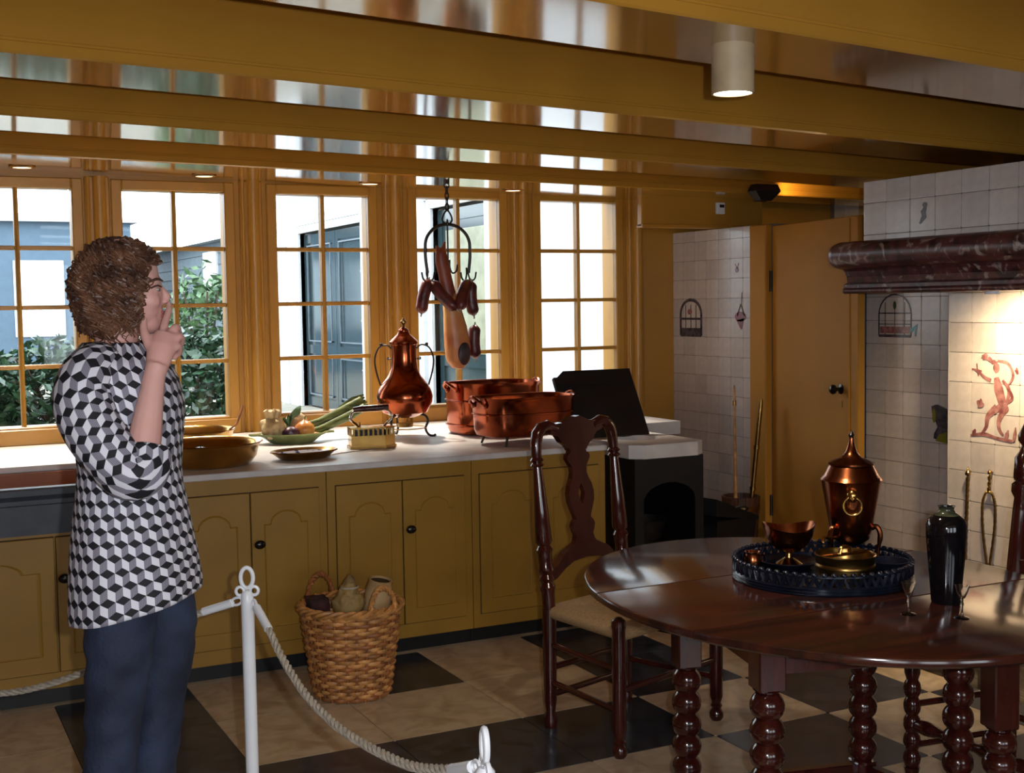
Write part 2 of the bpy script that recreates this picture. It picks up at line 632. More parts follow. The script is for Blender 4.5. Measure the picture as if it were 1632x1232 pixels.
# ---- chimney: niche wall, hearth wall, hood
chim = struct('wall_chimney', 'white tiled chimney breast with hearth recess and hood')
MB().box(4.605, 5.9, 4.20, 5.02, 0, 1.64).build('niche_backing', M['tilegrout'], chim, smooth=0)
MB().box(4.35, 5.9, 2.3, 4.208, 0, 1.64).build('hearth_backing', M['tilegrout'], chim, smooth=0)
MB().box(4.10, 5.9, 2.3, 4.488, 1.575, 2.088).build('hood_backing', M['tilegrout'], chim, smooth=0)
tiles(chim, 4.605, steps(5.02, 5.003, .1235, 4.21), steps(1.63, 1.557, .1195, 0.0))
tiles(chim, 4.35, steps(4.208, 4.073, .1345, 3.25), steps(1.60, 1.5705, .1335, 0.0))
tiles(chim, 4.10, steps(4.488, 4.343, .148, 2.9), steps(2.088, 1.9875, .145, 1.80))
# corner bead on the hearth wall
MB().tube([(4.348, 4.206, 0), (4.348, 4.206, 1.6)], .006, 8).build('corner_bead', M['tile'], chim)
MB().box(4.606, 4.70, 5.02, 5.045, 0, 1.63).build('door_gap_strip', mat('bluish_gap_shade', lin(66, 92, 110), .5), chim, smooth=0)  # dark bluish shade of the door gap, put into this strip's colour


# paintings fired onto the tiles: flat shapes a millimetre proud
def stroke(mb, pts, w, x, t=.0012):
    """flat brush stroke in the plane X = x; pts are (y, z)"""
    m = len(pts)
    wd = w if isinstance(w, (list, tuple)) else [w] * m
    rings = []
    for i, (y, z) in enumerate(pts):
        y0, z0 = pts[max(i - 1, 0)]
        y1, z1 = pts[min(i + 1, m - 1)]
        d = Vector((y1 - y0, z1 - z0)).normalized()
        nx, nz = -d.y * wd[i] / 2, d.x * wd[i] / 2
        rings.append([(x, y + nx, z + nz), (x, y - nx, z - nz), (x - t, y - nx, z - nz), (x - t, y + nx, z + nz)])
    mb.loft(rings)


def blob(mb, y, z, ry, rz, x, n=12, t=.0012, jag=0.0):
    pts = []
    for k in range(n):
        a = 2 * pi * k / n
        q = 1 + random.uniform(-jag, jag)
        pts.append((y + ry * q * cos(a), z + rz * q * sin(a)))
    mb.prism(pts, x - t, x, 'yz')


XT = 4.605 - .0075
cage = MB()
y0, y1, z0, z1, zm = 6.49, 6.715, 1.335, 1.56, 1.47
ym = (y0 + y1) / 2
stroke(cage, [(y0, z0), (y0, zm)] + [(ym - .1125 * cos(a), zm + .09 * sin(a)) for a in [pi * k / 12 for k in range(13)]] + [(y1, z0)], .02, XT)
stroke(cage, [(y0, z0 + .02), (y1, z0 + .02)], .055, XT)
stroke(cage, [(y0, zm - .03), (y1, zm - .03)], .012, XT)
for q in (.25, .5, .75):
    yy = y0 + (y1 - y0) * q
    stroke(cage, [(yy, z0 + .04), (yy, zm + .06)], .007, XT)
cage.build('painted_birdcage', M['inkdark'], wall_right, smooth=0, label='dark painted birdcage on tiles')
b = MB()
blob(b, ym + .01, zm + .015, .025, .018, XT - .0014)
b.build('painted_bird', M['inkbrown'], wall_right, smooth=0)
g_ = MB()
stroke(g_, [(6.075, 1.60), (6.08, 1.52)], .006, XT)
stroke(g_, [(6.085, 1.53), (6.12, 1.46)], .012, XT)
stroke(g_, [(6.085, 1.53), (6.05, 1.46)], .012, XT)
g_.build('painted_string', M['tilegrout'], wall_right, smooth=0)
g_ = MB()
blob(g_, 6.09, 1.455, .055, .03, XT)
stroke(g_, [(6.09, 1.44), (6.08, 1.38)], [.08, .01], XT)
g_.build('painted_fruit', M['inkred'], wall_right, smooth=0)
g_ = MB()
blob(g_, 6.123, 1.735, .018, .016, XT)
stroke(g_, [(6.12, 1.74), (6.14, 1.77)], .007, XT)
stroke(g_, [(6.12, 1.74), (6.105, 1.775)], .007, XT)
g_.build('painted_berry', M['inkbrown'], wall_right, smooth=0)
# cage on the niche wall
cg = MB()
y0, y1, z0, z1, zm = 4.70, 4.925, 1.36, 1.57, 1.47
ym = (y0 + y1) / 2
stroke(cg, [(y0, z0), (y0, zm)] + [(ym - .1125 * cos(a), zm + .10 * sin(a)) for a in [pi * k / 12 for k in range(13)]] + [(y1, z0)], .008, XT)
stroke(cg, [(y0, z0), (y1, z0)], .014, XT)
stroke(cg, [(y0, zm + .005), (y1, zm + .005)], .006, XT)
stroke(cg, [(y0, z0 + .06), (y1, z0 + .06)], .004, XT)
for q in (.2, .5, .8):
    yy = y0 + (y1 - y0) * q
    stroke(cg, [(yy, z0), (yy, zm + .06)], .004, XT)
cg.build('painted_birdcage', M['inkdark'], chim, smooth=0, label='thin barred painted birdcage on tiles')
cb = MB()
stroke(cb, [(y0 + .01, z0 + .03), (y1 - .01, z0 + .03)], .035, XT - .0013)
cb.build('painted_seed_tray', M['inkbrown'], chim, smooth=0)
cb = MB()
stroke(cb, [(4.70, 1.385), (4.665, 1.41), (4.67, 1.36)], [.02, .03, .008], XT - .0013)
cb.build('painted_cup', M['inkblue'], chim, smooth=0)
cb = MB()
blob(cb, ym, zm + .045, .010, .022, XT - .0013)
cb.build('painted_bird', M['inkgreen'], chim, smooth=0)
# small sprig on the hood
hb = MB()
XH = 4.10 - .0075
stroke(hb, [(4.10, 1.95), (4.115, 1.925), (4.11, 1.905), (4.135, 1.875)], [.012, .03, .028, .008], XH)
blob(hb, 4.105, 1.955, .014, .012, XH - .001)
hb.build('painted_sprig', M['inkdark'], chim, smooth=0)
# dark figure painted at the corner of the niche
db = MB()
pts = [(4.55, 1.02), (4.52, 1.03), (4.45, 1.01), (4.45, .845), (4.49, .85), (4.535, .865), (4.53, .89), (4.51, .92), (4.525, .955), (4.545, .985)]
db.prism(pts, XT - .012, XT, 'yz')
db.build('painted_jug', M['inkdark'], chim, smooth=0, label='dark green and brown figure on the tiles')
db = MB()
db.prism([(4.45, .845), (4.52, .852), (4.50, .885), (4.45, .90)], XT - .0135, XT - .012, 'yz')
blob(db, 4.53, .975, .013, .035, XT - .0125)
db.build('painted_jug_glaze', mat('olive_glaze', lin(124, 116, 40), .2), chim, smooth=0)
# manganese figure of a dancing man
XL = 4.35 - .0075
pf = MB()
Y = lambda px: 4.071 - (px - 1548) / 84 * .294
Z = lambda py: 1.309 - (py - 560) / 145 * .38


LAY = [0]


def ps(pts, w):
    """one smooth brush stroke of the figure; every layer lies a hair above the last"""
    LAY[0] += 1
    c = bez([(Y(a), Z(b), 0) for a, b in pts], 8 * len(pts))
    wd = w if isinstance(w, (list, tuple)) else [w] * len(pts)
    ww = []
    for i in range(len(c)):
        f_ = i / (len(c) - 1) * (len(wd) - 1)
        a = min(int(f_), len(wd) - 2)
        ww.append(wd[a] + (wd[a + 1] - wd[a]) * (f_ - a))
    stroke(pf, [(p.x, p.y) for p in c], ww, XL - .00012 * LAY[0], .0006)


def pb(px, py, ry, rz, jag=0.0):
    LAY[0] += 1
    blob(pf, Y(px), Z(py), ry, rz, XL - .00012 * LAY[0], 16, .0006, jag)


ps([(1588, 602), (1592, 622), (1598, 645)], [.026, .050, .044])          # torso
pb(1588, 586, .018, .022)
pb(1584, 577, .020, .011, .25)
pb(1598, 653, .034, .026, .15)
ps([(1598, 606), (1608, 622), (1604, 648)], [.012, .020, .014])
ps([(1590, 574), (1606, 578), (1614, 598), (1606, 616)], [.010, .014, .014, .006])
ps([(1580, 608), (1570, 603), (1562, 596), (1554, 591)], [.018, .015, .012, .008])
ps([(1549, 590), (1557, 591), (1565, 593)], .008)
ps([(1557, 580), (1558, 590), (1560, 601)], .007)
ps([(1606, 618), (1613, 634), (1604, 646)], [.016, .016, .010])
ps([(1590, 652), (1576, 668), (1573, 686), (1566, 698)], [.038, .026, .018, .010])
ps([(1600, 656), (1593, 674), (1594, 688), (1600, 698)], [.032, .024, .016, .010])
ps([(1548, 703), (1570, 699), (1590, 703), (1614, 706)], [.010, .018, .012, .014])
ps([(1556, 692), (1554, 697), (1552, 702)], [.008, .022, .014])
ps([(1608, 688), (1606, 696), (1604, 704)], [.006, .022, .014])
ps([(1619, 682), (1618, 694), (1616, 706)], [.004, .018, .012])
pb(1570, 568, .018, .016, .25)
pb(1578, 572, .013, .010, .25)
pb(1564, 648, .020, .020, .3)
pb(1620, 590, .009, .014, .3)
pf.build('painted_figure', M['inkbrown'], chim, smooth=0, label='purple brown figure of a dancing man painted on tiles')

# ---- red marble mantel shelf
mantel = thing('mantel_shelf', (4.10, 4.46, 1.575), 'dark red veined marble mantel moulding around the tiled chimney hood', 'mantel')
mb = MB()
ys = [.055, .05, .03, 0.0, -2.1]
rs = [.004, .036, .055, .062, .062]
mb.tube([(-.16, y, .172) for y in ys], rs, 20)
mb.box(-.16, .10, -2.1, .02, .115, .225)
mb.build('bolster', M['redmarble'], mantel)
mb = MB()
prof = [(-.13, .0), (-.13, .02), (-.145, .025), (-.145, .04), (-.12, .05), (-.125, .075), (-.14, .1), (-.155, .112), (-.155, .122), (0, .122), (0, 0)]
mb.prism(prof, -2.1, .0, 'xz')
mb.prism([(a * .9, b_) for a, b_ in prof], .0, .022, 'xz')
mb.build('cornice', M['redmarble'], mantel, smooth=0)
mb = MB().tube([(-.13, .015, .012), (-.13, -2.1, .012)], .013, 10)
mb.build('bead', M['redmarble'], mantel)

# ================================================================== OUTSIDE
M['outwhite'] = mat('white_garden_paint', lin(204, 206, 210), .6, var=.03)
M['outdoor'] = mat('black_green_door_paint', lin(44, 58, 62), .12, var=.1, spec=.7)
M['outmould'] = mat('grey_green_moulding', lin(98, 108, 118), .3)
M['outblue'] = mat('pale_blue_render', lin(84, 104, 122), .8, var=.05)
M['clap'] = mat('grey_blue_boards', lin(92, 104, 112), .7, rnd=.06)
M['ground'] = mat('garden_gravel', lin(140, 134, 122), .9, bump=.2)
M['leaf'] = mat('hedge_leaf', lin(50, 84, 56), .35, scale=14, c2=lin(22, 42, 32), lo=.3, hi=.7)
M['leaf2'] = mat('light_shrub_leaf', lin(92, 124, 80), .4, scale=14, c2=lin(44, 72, 48), lo=.3, hi=.7)
M['stem'] = mat('shrub_stem', lin(76, 60, 46), .8)
M['roofgrey'] = mat('slate_roof', lin(120, 126, 134), .7)

MB().box(-14, 14, 7.06, 34, .2, .4).build('ground_garden', M['ground'], smooth=0, kind='structure', label='gravel garden court outside the windows')

FX = 4.40
gb = thing('garden_house', (FX, 7.1, .4), 'white painted garden house with dark doors and a moulded cornice', 'building')
# wall is built around the two doorways (local y runs away from the kitchen)
H0 = 2.0
wl = MB()
d1, d2 = (2.05, 3.15), (4.85, 7.05)     # door openings along the wall
for a, b in ((0, d1[0]), (d1[1], d2[0]), (d2[1], 9.2)):
    wl.box(0, .2, a, b, 0, H0 + .3)
for a, b in (d1, d2):
    wl.box(0, .2, a, b, H0, H0 + .3)
wl.build('wall', M['outwhite'], gb, smooth=0)
MB().box(.2, 3.0, 0, 9.2, 0, 2.3).build('wall', M['outwhite'], gb, smooth=0)
co = MB()
co.prism([(0, 2.08), (-.03, 2.08), (-.03, 2.14), (-.06, 2.18), (-.06, 2.34), (-.12, 2.40), (-.16, 2.46), (-.16, 2.52), (0, 2.52)], -.02, 9.2, 'xz')
co.build('cornice', M['outwhite'], gb, smooth=0)
MB().prism([(-.1, 2.52), (3.0, 3.0), (3.0, 2.52)], 0, 9.2, 'xz').build('roof', M['roofgrey'], gb, smooth=0)
for y in (7.12, 7.5, 3.3, 4.6):
    pl = MB()
    pl.box(-.05, 0, y, y + .30, 0, 2.08, ch=.004)
    for z in (.5, 1.0, 1.5):
        pl.box(-.053, 0, y - .004, y + .304, z, z + .012)
    pl.build('pilaster', M['outwhite'], gb, smooth=0)


def panel_door(y0, y1, glazed):
    d = MB().box(.06, .10, y0, y1, .02, H0 - .02)
    do = d.build('door', M['outdoor'], gb, smooth=0)
    st = MB()
    st.box(.045, .06, y0, y0 + .09, .02, H0 - .02)
    st.box(.045, .06, y1 - .09, y1, .02, H0 - .02)
    for z in (.02, .62, H0 - .12):
        st.box(.045, .06, y0 + .09, y1 - .09, z, z + .10)
    st.build('door_rail', M['outdoor'], do, smooth=0)
    if glazed:
        MB().box(.05, .056, y0 + .16, y1 - .16, .74, H0 - .2).build('door_glass', mat('dim_door_glass', lin(150, 150, 130), .1), do, smooth=0)
    else:
        mo = MB()
        for (za, zb) in ((.15, .58), (.76, H0 - .16)):
            mo.box(.03, .045, y0 + .13, y1 - .13, za, za + .015)
            mo.box(.03, .045, y0 + .13, y1 - .13, zb, zb + .015)
            mo.box(.03, .045, y0 + .13, y0 + .145, za, zb)
            mo.box(.03, .045, y1 - .145, y1 - .13, za, zb)
        mo.build('door_moulding', M['outmould'], do, smooth=0)


panel_door(d1[0], d1[1], True)
panel_door(d2[0], (d2[0] + d2[1]) / 2 - .005, False)
panel_door((d2[0] + d2[1]) / 2 + .005, d2[1], False)
for a, b in (d1, d2):
    fr = MB()
    fr.box(-.03, .06, a - .09, a, 0, H0 + .09, ch=.004)
    fr.box(-.03, .06, b, b + .09, 0, H0 + .09, ch=.004)
    fr.box(-.03, .06, a, b, H0, H0 + .09, ch=.004)
    fr.build('door_frame', M['outwhite'], gb, smooth=0)

cs = thing('clapboard_shed', (4.45, 16.6, .4), 'grey blue clapboard shed behind the leafy shrub', 'shed')
MB().box(.04, 2.5, 0, 7.5, 0, 2.15).build('wall', M['clap'], cs, smooth=0)
bd = MB().prism([(.04, 0), (.015, 0), (.03, .16), (.04, .16)], 0, 7.5, 'xz').mesh('board', 0)
bd.materials.append(M['clap'])
for k in range(13):
    link('board', bd, None, cs, loc=(0, 0, .02 + .162 * k))
MB().box(-.02, .035, 1.8, 2.6, 1.35, 2.0, ch=.01).build('window', M['outwhite'], cs, smooth=0)
MB().prism([(-.15, 2.13), (2.5, 2.7), (2.5, 2.13)], -.1, 7.6, 'xz').build('roof', M['roofgrey'], cs, smooth=0)

ph = thing('pale_house', (-1.5, 21.0, .4), 'pale blue rendered house with white framed windows beyond the hedge', 'building')
MB().box(-6, 5.2, 0, 3, 0, 2.55).build('wall', M['outblue'], ph, smooth=0)
MB().prism([(-.15, 2.55), (3, 2.9), (3, 2.55)], -6.1, 5.3, 'yz').build('roof', M['roofgrey'], ph, smooth=0)
for x in (1.15, 2.2, 3.4, 4.4):
    wv = MB().box(x, x + .75, -.03, 0, .75, 1.95, ch=.01).build('window', M['outwhite'], ph, smooth=0)
    MB().box(x + .06, x + .36, -.04, -.03, .85, 1.85).box(x + .40, x + .69, -.04, -.03, .85, 1.85).build('pane', mat('pale_pane', lin(214, 230, 240), .1), wv, smooth=0)


def bush(name, loc, rx, ry, h, n, m, label, size=.05, seed=1):
    rnd = random.Random(seed)
    t = thing(name, loc, label, 'shrub')
    st = MB()
    for k in range(7):
        a = rnd.uniform(0, 2 * pi)
        st.tube([(0, 0, 0), (rx * .3 * cos(a), ry * .3 * sin(a), h * .45), (rx * .7 * cos(a), ry * .7 * sin(a), h * .85)], [.025, .018, .006], 5)
    st.build('stem', M['stem'], t)
    fo = MB()
    for k in range(n):
        a, ph_ = rnd.uniform(0, 2 * pi), math.acos(rnd.uniform(-.75, 1))
        q = rnd.uniform(.62, 1.0) * (1 + .22 * noise.noise(Vector((3 * cos(a), 3 * sin(a), 2.5 * ph_ + seed))))
        c = Vector((rx * q * sin(ph_) * cos(a), ry * q * sin(ph_) * sin(a), h * .5 + h * .5 * q * cos(ph_)))
        u = Vector((rnd.gauss(0, 1), rnd.gauss(0, 1), rnd.gauss(0, .7))).normalized()
        v = u.cross(Vector((rnd.gauss(0, 1), rnd.gauss(0, 1), rnd.gauss(0, 1)))).normalized()
        s_ = size * rnd.uniform(.7, 1.3)
        fo.add([c - u * s_, c + v * s_ * .42, c + u * s_, c - v * s_ * .42], [(0, 1, 2, 3)])
    fo.build('foliage', m, t, smooth=0)


bush('hedge_shrub', (.35, 9.6, .4), .6, .5, .98, 2600, M['leaf'], 'dense dark green hedge shrub outside, below the pale house windows', seed=2)
bush('hedge_shrub', (1.2, 9.75, .4), .62, .5, .96, 2600, M['leaf'], 'dense dark green hedge shrub beyond the woman', seed=3)
bush('hedge_shrub', (2.06, 9.7, .4), .62, .5, .98, 2600, M['leaf'], 'dense dark green hedge shrub outside, in front of the tall light shrub', seed=4)
bush('light_shrub', (2.85, 12.4, .4), .45, .4, 1.55, 1500, M['leaf2'], 'taller light green leafy shrub in front of the clapboard shed', .055, seed=5)

# ================================================================== LAMPS
cl = thing('ceiling_lamp', (2.046, 2.74, 2.097), 'short white cylinder ceiling spotlight under the beam, lit', 'lamp')
MB().lathe([(.0, .128), (.056, .128), (.0565, .0), (.051, .0), (.051, .1), (0, .1)], 28, caps=False).build('lamp_housing', mat('tan_lamp_paint', lin(176, 156, 124), .45), cl)
MB().lathe([(0, .002), (.0505, .002), (.0505, .018), (0, .018)], 28).build('bulb', glow('warm_bulb', (1, .88, .66, 1), 5), cl)
lamp('ceiling_lamp_light', 'SPOT', (2.046, 2.74, 2.092), 30, (1, .88, .70), (2.046, 2.74, 0), spot_size=radians(130), spot_blend=.7, shadow_soft_size=.05)
for i, (x, y) in enumerate(((.66, 6.62), (1.545, 6.60), (2.448, 6.57), (3.31, 6.53))):
    z = ZBOT(x) + .012
    sp = thing('recessed_spotlight', (x, y, z), 'round recessed spotlight above ' + ('the window facing the hedge', 'the window beyond the woman', 'the window facing the dark double doors', 'the pier between ham and end window')[i], 'lamp', group='recessed spotlights above the windows')
    MB().lathe([(.045, 0), (.062, 0), (.064, -.006), (.046, -.009)], 24, caps=False).build('lamp_ring', M['brass'], sp)
    MB().lathe([(0, -.002), (.0455, -.002), (.0455, -.006), (0, -.006)], 24).build('bulb', glow('amber_bulb', (1, .82, .5, 1), 2.2), sp)
    lamp('recessed_spotlight_light', 'SPOT', (x, y, z - .02), 110, (1, .9, .74), (x, y - .62, 0), spot_size=radians(64), spot_blend=.8, shadow_soft_size=.025)
# bracket light washing the last beam
fx = thing('beam_washer_lamp', (4.62, 5.86, 2.16), 'small dark faceted bracket lamp washing the beam over the door', 'lamp')
lb = MB()
lb.loft([[(-.075, 0, .06), (.075, 0, .06), (.075, .06, .06), (-.075, .06, .06)], [(-.09, -.01, .02), (.09, -.01, .02), (.09, .07, .02), (-.09, .07, .02)], [(-.045, .0, -.035), (.03, .0, -.035), (.03, .06, -.035), (-.045, .06, -.035)]])
lb.build('lamp_housing', M['iron'], fx, smooth=0)
MB().box(-.01, .06, .062, .10, .0, .03).build('wall_bracket', M['iron'], fx, smooth=0)
lamp('beam_washer_light', 'SPOT', (4.74, 5.84, 2.185), 7, (1, .62, .22), (5.15, 6.10, 2.24), spot_size=radians(75), spot_blend=.6, shadow_soft_size=.03)
lamp('hearth_light', 'SPOT', (4.06, 3.70, 1.555), 55, (1, .76, .44), (4.36, 3.76, 1.15), spot_size=radians(140), spot_blend=1.0, shadow_soft_size=.03)
hl = thing('hearth_spotlight', (4.06, 3.70, 1.557), 'small spotlight fixed under the chimney hood', 'lamp')
MB().lathe([(.0, .024), (.03, .024), (.03, .004), (.0, .004)], 20).build('lamp_housing', M['white'], hl)
# thermostat box
tb = thing('thermostat', (4.62, 6.329, 2.115), 'small white thermostat box on the lintel board', 'thermostat')
MB().box(-.03, .03, -.022, 0, -.035, .035, ch=.004).build('case', M['white'], tb, smooth=0)
MB().box(-.012, .022, -.0235, -.022, .004, .022).build('display', M['kick'], tb, smooth=0)

# ================================================================== COUNTER AND CABINETS
CZ = .872
ct = thing('kitchen_counter', (2.0, 5.138, CZ), 'long pale stone counter top under the windows', 'counter')
MB().box(-1.02, 1.09, 0, 1.625, -.027, 0, ch=.003).build('counter_slab', M['counter'], ct, smooth=0)
MB().box(-2.9, -1.022, .722, 1.264, -.027, 0, ch=.002).build('counter_slab', M['counter'], ct, smooth=0)
MB().box(-2.9, -1.022, 1.268, 1.625, -.027, 0, ch=.002).build('counter_slab', M['counter'], ct, smooth=0)
MB().box(1.092, 2.06, .80, 1.625, -.075, 0, ch=.003).build('counter_slab', M['counter'], ct, smooth=0)

sk = thing('stone_sink', (0.0, 5.138, .60), 'long blue grey stone sink with a moulded front and brown basin', 'sink')
fp = MB()
fp.prism([(0, .085), (0, .20), (-.008, .205), (-.008, .222), (0, .228), (-.012, .24), (-.012, .262), (.0, .268), (.05, .268), (.05, .085)], -.9, .975, 'yz')
fp.build('front_panel', M['sinkstone'], sk, smooth=0)
MB().box(-.9, .975, .704, .72, .088, .244).build('basin_back', M['sinkwood'], sk, smooth=0)
MB().box(-.9, .975, .05, .704, .088, .10).build('basin_floor', M['sinkwood'], sk, smooth=0)
MB().box(.955, .975, .05, .704, .10, .244).build('basin_side', M['sinkstone'], sk, smooth=0)


def knob(parent, x, z, y):
    k = MB(Matrix.Translation((x, y, z)) @ Matrix.Rotation(pi / 2, 4, 'X'))
    k.lathe([(0, 0), (.010, 0), (.007, .008), (.008, .014), (.021, .02), (.022, .026), (.014, .034), (0, .036)], 16, sx=1.1, sy=.85)
    return k.build('knob', M['knob'], parent)


def cabinet(x0, x1, doors, ztop, label, zdoor, knobs):
    t = thing('base_cabinet', ((x0 + x1) / 2, 5.158, 0), label, 'cabinet')
    ox = (x0 + x1) / 2
    MB().box(x0 - ox + .001, x1 - ox - .001, .0, 1.62, .068, ztop).build('cabinet_body', M['cab'], t, smooth=0)
    MB().box(x0 - ox, x1 - ox, .035, .05, 0.0, .068).build('toe_kick', M['kick'], t, smooth=0)
    for (a, b), kx in zip(doors, knobs):
        a, b = a - ox, b - ox
        MB().box(a, b, -.001, .002, .130, zdoor + .003).build('door_gap', M['groove'], t, smooth=0)
        d = MB().box(a + .002, b - .002, -.013, .0, .134, zdoor, ch=.002).build('door', M['cab'], t, smooth=0)
        wd = b - a
        # fielded panel with an arched head
        p0, p1 = a + .055, b - .055
        zt = zdoor - .075
        xm = (p0 + p1) / 2
        pts = [(p0, .20), (p1, .20), (p1, zt - .06)]
        for k in range(9):
            an = pi * k / 8
            pts.append((xm + (p1 - p0) * .36 * cos(an), zt - .06 + .055 * sin(an)))
        pts.append((p0, zt - .06))
        pm = MB()
        inner = [(xm + (x - xm) * .93, .45 + (z - .45) * .965) for x, z in pts]
        n = len(pts)
        vs = [(x, -.013, z) for x, z in pts] + [(xm + (x - xm) * .97, -.0165, .45 + (z - .45) * .985) for x, z in pts] + [(x, -.0135, z) for x, z in inner]
        fs = [(k, (k + 1) % n, n + (k + 1) % n, n + k) for k in range(n)] + [(n + k, n + (k + 1) % n, 2 * n + (k + 1) % n, 2 * n + k) for k in range(n)] + [tuple(2 * n + k for k in range(n))]
        pm.add(vs, fs)
        pm.build('door_panel', M['cab'], d, smooth=0)
        if kx:
            knob(d, kx - ox, (.562 if zdoor > .7 else .507), -.013)
    return t


cabinet(-.9, .99, [(.03, .575), (.579, .96)], .684, 'ochre cabinet beneath the blue grey stone sink', .668, [None, .606])
cabinet(.992, 1.69, [(1.05, 1.353), (1.355, 1.656)], .843, 'two door ochre cabinet behind the white rope post', .778, [None, 1.385])
cabinet(1.692, 2.378, [(1.729, 2.036), (2.038, 2.343)], .843, 'two door ochre cabinet behind the wicker basket', .778, [None, 2.066])
cabinet(2.38, 3.088, [(2.415, 2.735), (2.737, 3.05)], .843, 'two door ochre cabinet behind the rush seated chair', .778, [None, None])

# ---- black stove box at the end of the counter, with white stone top and raised lid
sv = thing('stove_box', (3.42, 5.10, 0), 'black charcoal stove box with a white stone top and raised black lid', 'stove')
bx = MB()
bx.box(-.20, -.17, 0, .60, 0, .795)
bx.box(.17, .20, 0, .60, 0, .795)
bx.box(-.17, .17, .57, .60, 0, .795)
bx.box(-.17, .17, 0, .60, .0, .08)
arch = [(-.17, .795), (-.17, .08), (-.15, .08), (-.15, .58)] + [(-.15 * cos(pi * k / 12), .58 + .09 * sin(pi * k / 12)) for k in range(1, 12)] + [(.15, .58), (.15, .08), (.17, .08), (.17, .795)]
bx.prism(arch, 0, .03, 'xz')
bx.build('stove_body', M['blackiron'], sv, smooth=0)
MB().box(-.168, .168, .03, .56, .34, .355).build('ash_shelf', M['brassdark'], sv, smooth=0)
MB().lathe([(.0, .0), (.09, .0), (.13, .10), (.125, .10), (.08, .01), (0, .01)], 20, c=(0, .25, .356)).build('ash_pan', M['iron'], sv)
top = MB()
n = 28
cx, cy, rh = .0, .30, .12
outer = []
for k in range(n):
    a = 2 * pi * k / n
    q = max(abs(cos(a)) / .215, abs(sin(a)) / .32)
    outer.append((cx + cos(a) / q, cy + sin(a) / q))
inn = [(cx + rh * cos(2 * pi * k / n), cy + rh * sin(2 * pi * k / n)) for k in range(n)]
vs = [(x, y, .795) for x, y in outer] + [(x, y, .862) for x, y in outer] + [(x, y, .862) for x, y in inn] + [(x * .9, cy + (y - cy) * .9, .83) for x, y in inn]
fs = []
for a_, b_ in ((0, 1), (1, 2), (2, 3)):
    fs += [(a_ * n + k, a_ * n + (k + 1) % n, b_ * n + (k + 1) % n, b_ * n + k) for k in range(n)]
fs.append(tuple(3 * n + k for k in range(n)))
fs.append(tuple(range(n)))
top.add(vs, fs)
top.build('stone_top', M['counter'], sv, smooth=0)
lid = MB(Matrix.Translation((-.09, .40, .866)) @ Matrix.Rotation(radians(-30), 4, 'X'))
lid.prism([(-.235, 0), (.235, 0), (.235, .385), (-.17, .385), (-.215, .35), (-.235, .35)], 0, .022, 'xz')
lid.build('stove_lid', M['blackwood'], sv, smooth=0)
ld = MB(Matrix.Translation((-.09, .40, .866)) @ Matrix.Rotation(radians(-30), 4, 'X')).box(-.225, .225, -.008, 0, .30, .32)
ld.build('lid_batten', M['blackwood'], sv, smooth=0)

# ================================================================== THINGS ON THE COUNTER
# ---- copper coffee urn on three scroll feet
ur = thing('coffee_urn', (2.42, 6.05, CZ), 'tall pear shaped copper coffee urn on scroll feet with thin side handles', 'urn')
MB().lathe([(0, .105), (.05, .108), (.115, .135), (.142, .19), (.146, .225), (.136, .262), (.112, .30), (.086, .335), (.070, .375), (.065, .42), (.064, .47), (.067, .505), (.070, .508), (.066, .512), (.0, .512)], 40).build('urn_body', M['copper'], ur)
MB().lathe([(.0, .51), (.073, .512), (.074, .522), (.066, .532), (.050, .548), (.034, .562), (.027, .578), (.029, .586), (.018, .594), (.010, .602), (.0, .603)], 32).build('urn_lid', M['copper'], ur)
MB().lathe([(.0, .60), (.008, .602), (.006, .612), (.017, .624), (.017, .634), (.007, .644), (.005, .652), (.0, .656)], 16).build('finial', M['brassdark'], ur)
for s in (-1, 1):
    pth = bez([(s * .066, 0, .485), (s * .09, 0, .505), (s * .13, 0, .49), (s * .152, 0, .43), (s * .145, 0, .36), (s * .125, 0, .285)], 24)
    h = MB().tube([(p.x * .894 + 0, p.x * -.449, p.z) for p in pth], .0045, 8)
    h.ell((s * .118 * .894, s * .118 * -.449, .508), .009)
    cr = bez([(s * .066, 0, .43), (s * .085, 0, .427), (s * .082, 0, .44)], 8)
    h.tube([(p.x * .894, p.x * -.449, p.z) for p in cr], .004, 6)
    h.build('handle', M['iron'], ur)
for k in range(3):
    a = radians(-30 + 120 * k)
    pth = bez([(.075, 0, .125), (.105, 0, .115), (.118, 0, .085), (.105, 0, .045), (.12, 0, .012), (.145, 0, .004), (.158, 0, .012)], 24)
    MB().tube([(p.x * cos(a), p.x * sin(a), p.z) for p in pth], .0065, 8).build('foot', M['iron'], ur)
MB().tube([(.108 * cos(t), .108 * sin(t), .05) for t in [2 * pi * k / 36 for k in range(36)]], .003, 6, closed=True).build('foot_ring', M['brass'], ur)
MB(Matrix.Translation((0, 0, 0))).lathe([(.0, .055), (.04, .055), (.042, .075), (0, .075)], 20).build('spirit_burner', M['brassdark'], ur)


ur.scale = (1, 1, .945)


# ---- copper pans (rounded oblong)
def sup(rx, ry, k, n, e=3.2):
    t = 2 * pi * k / n
    c, s = cos(t), sin(t)
    q = (abs(c) ** e + abs(s) ** e) ** (-1 / e)
    return rx * q * c, ry * q * s


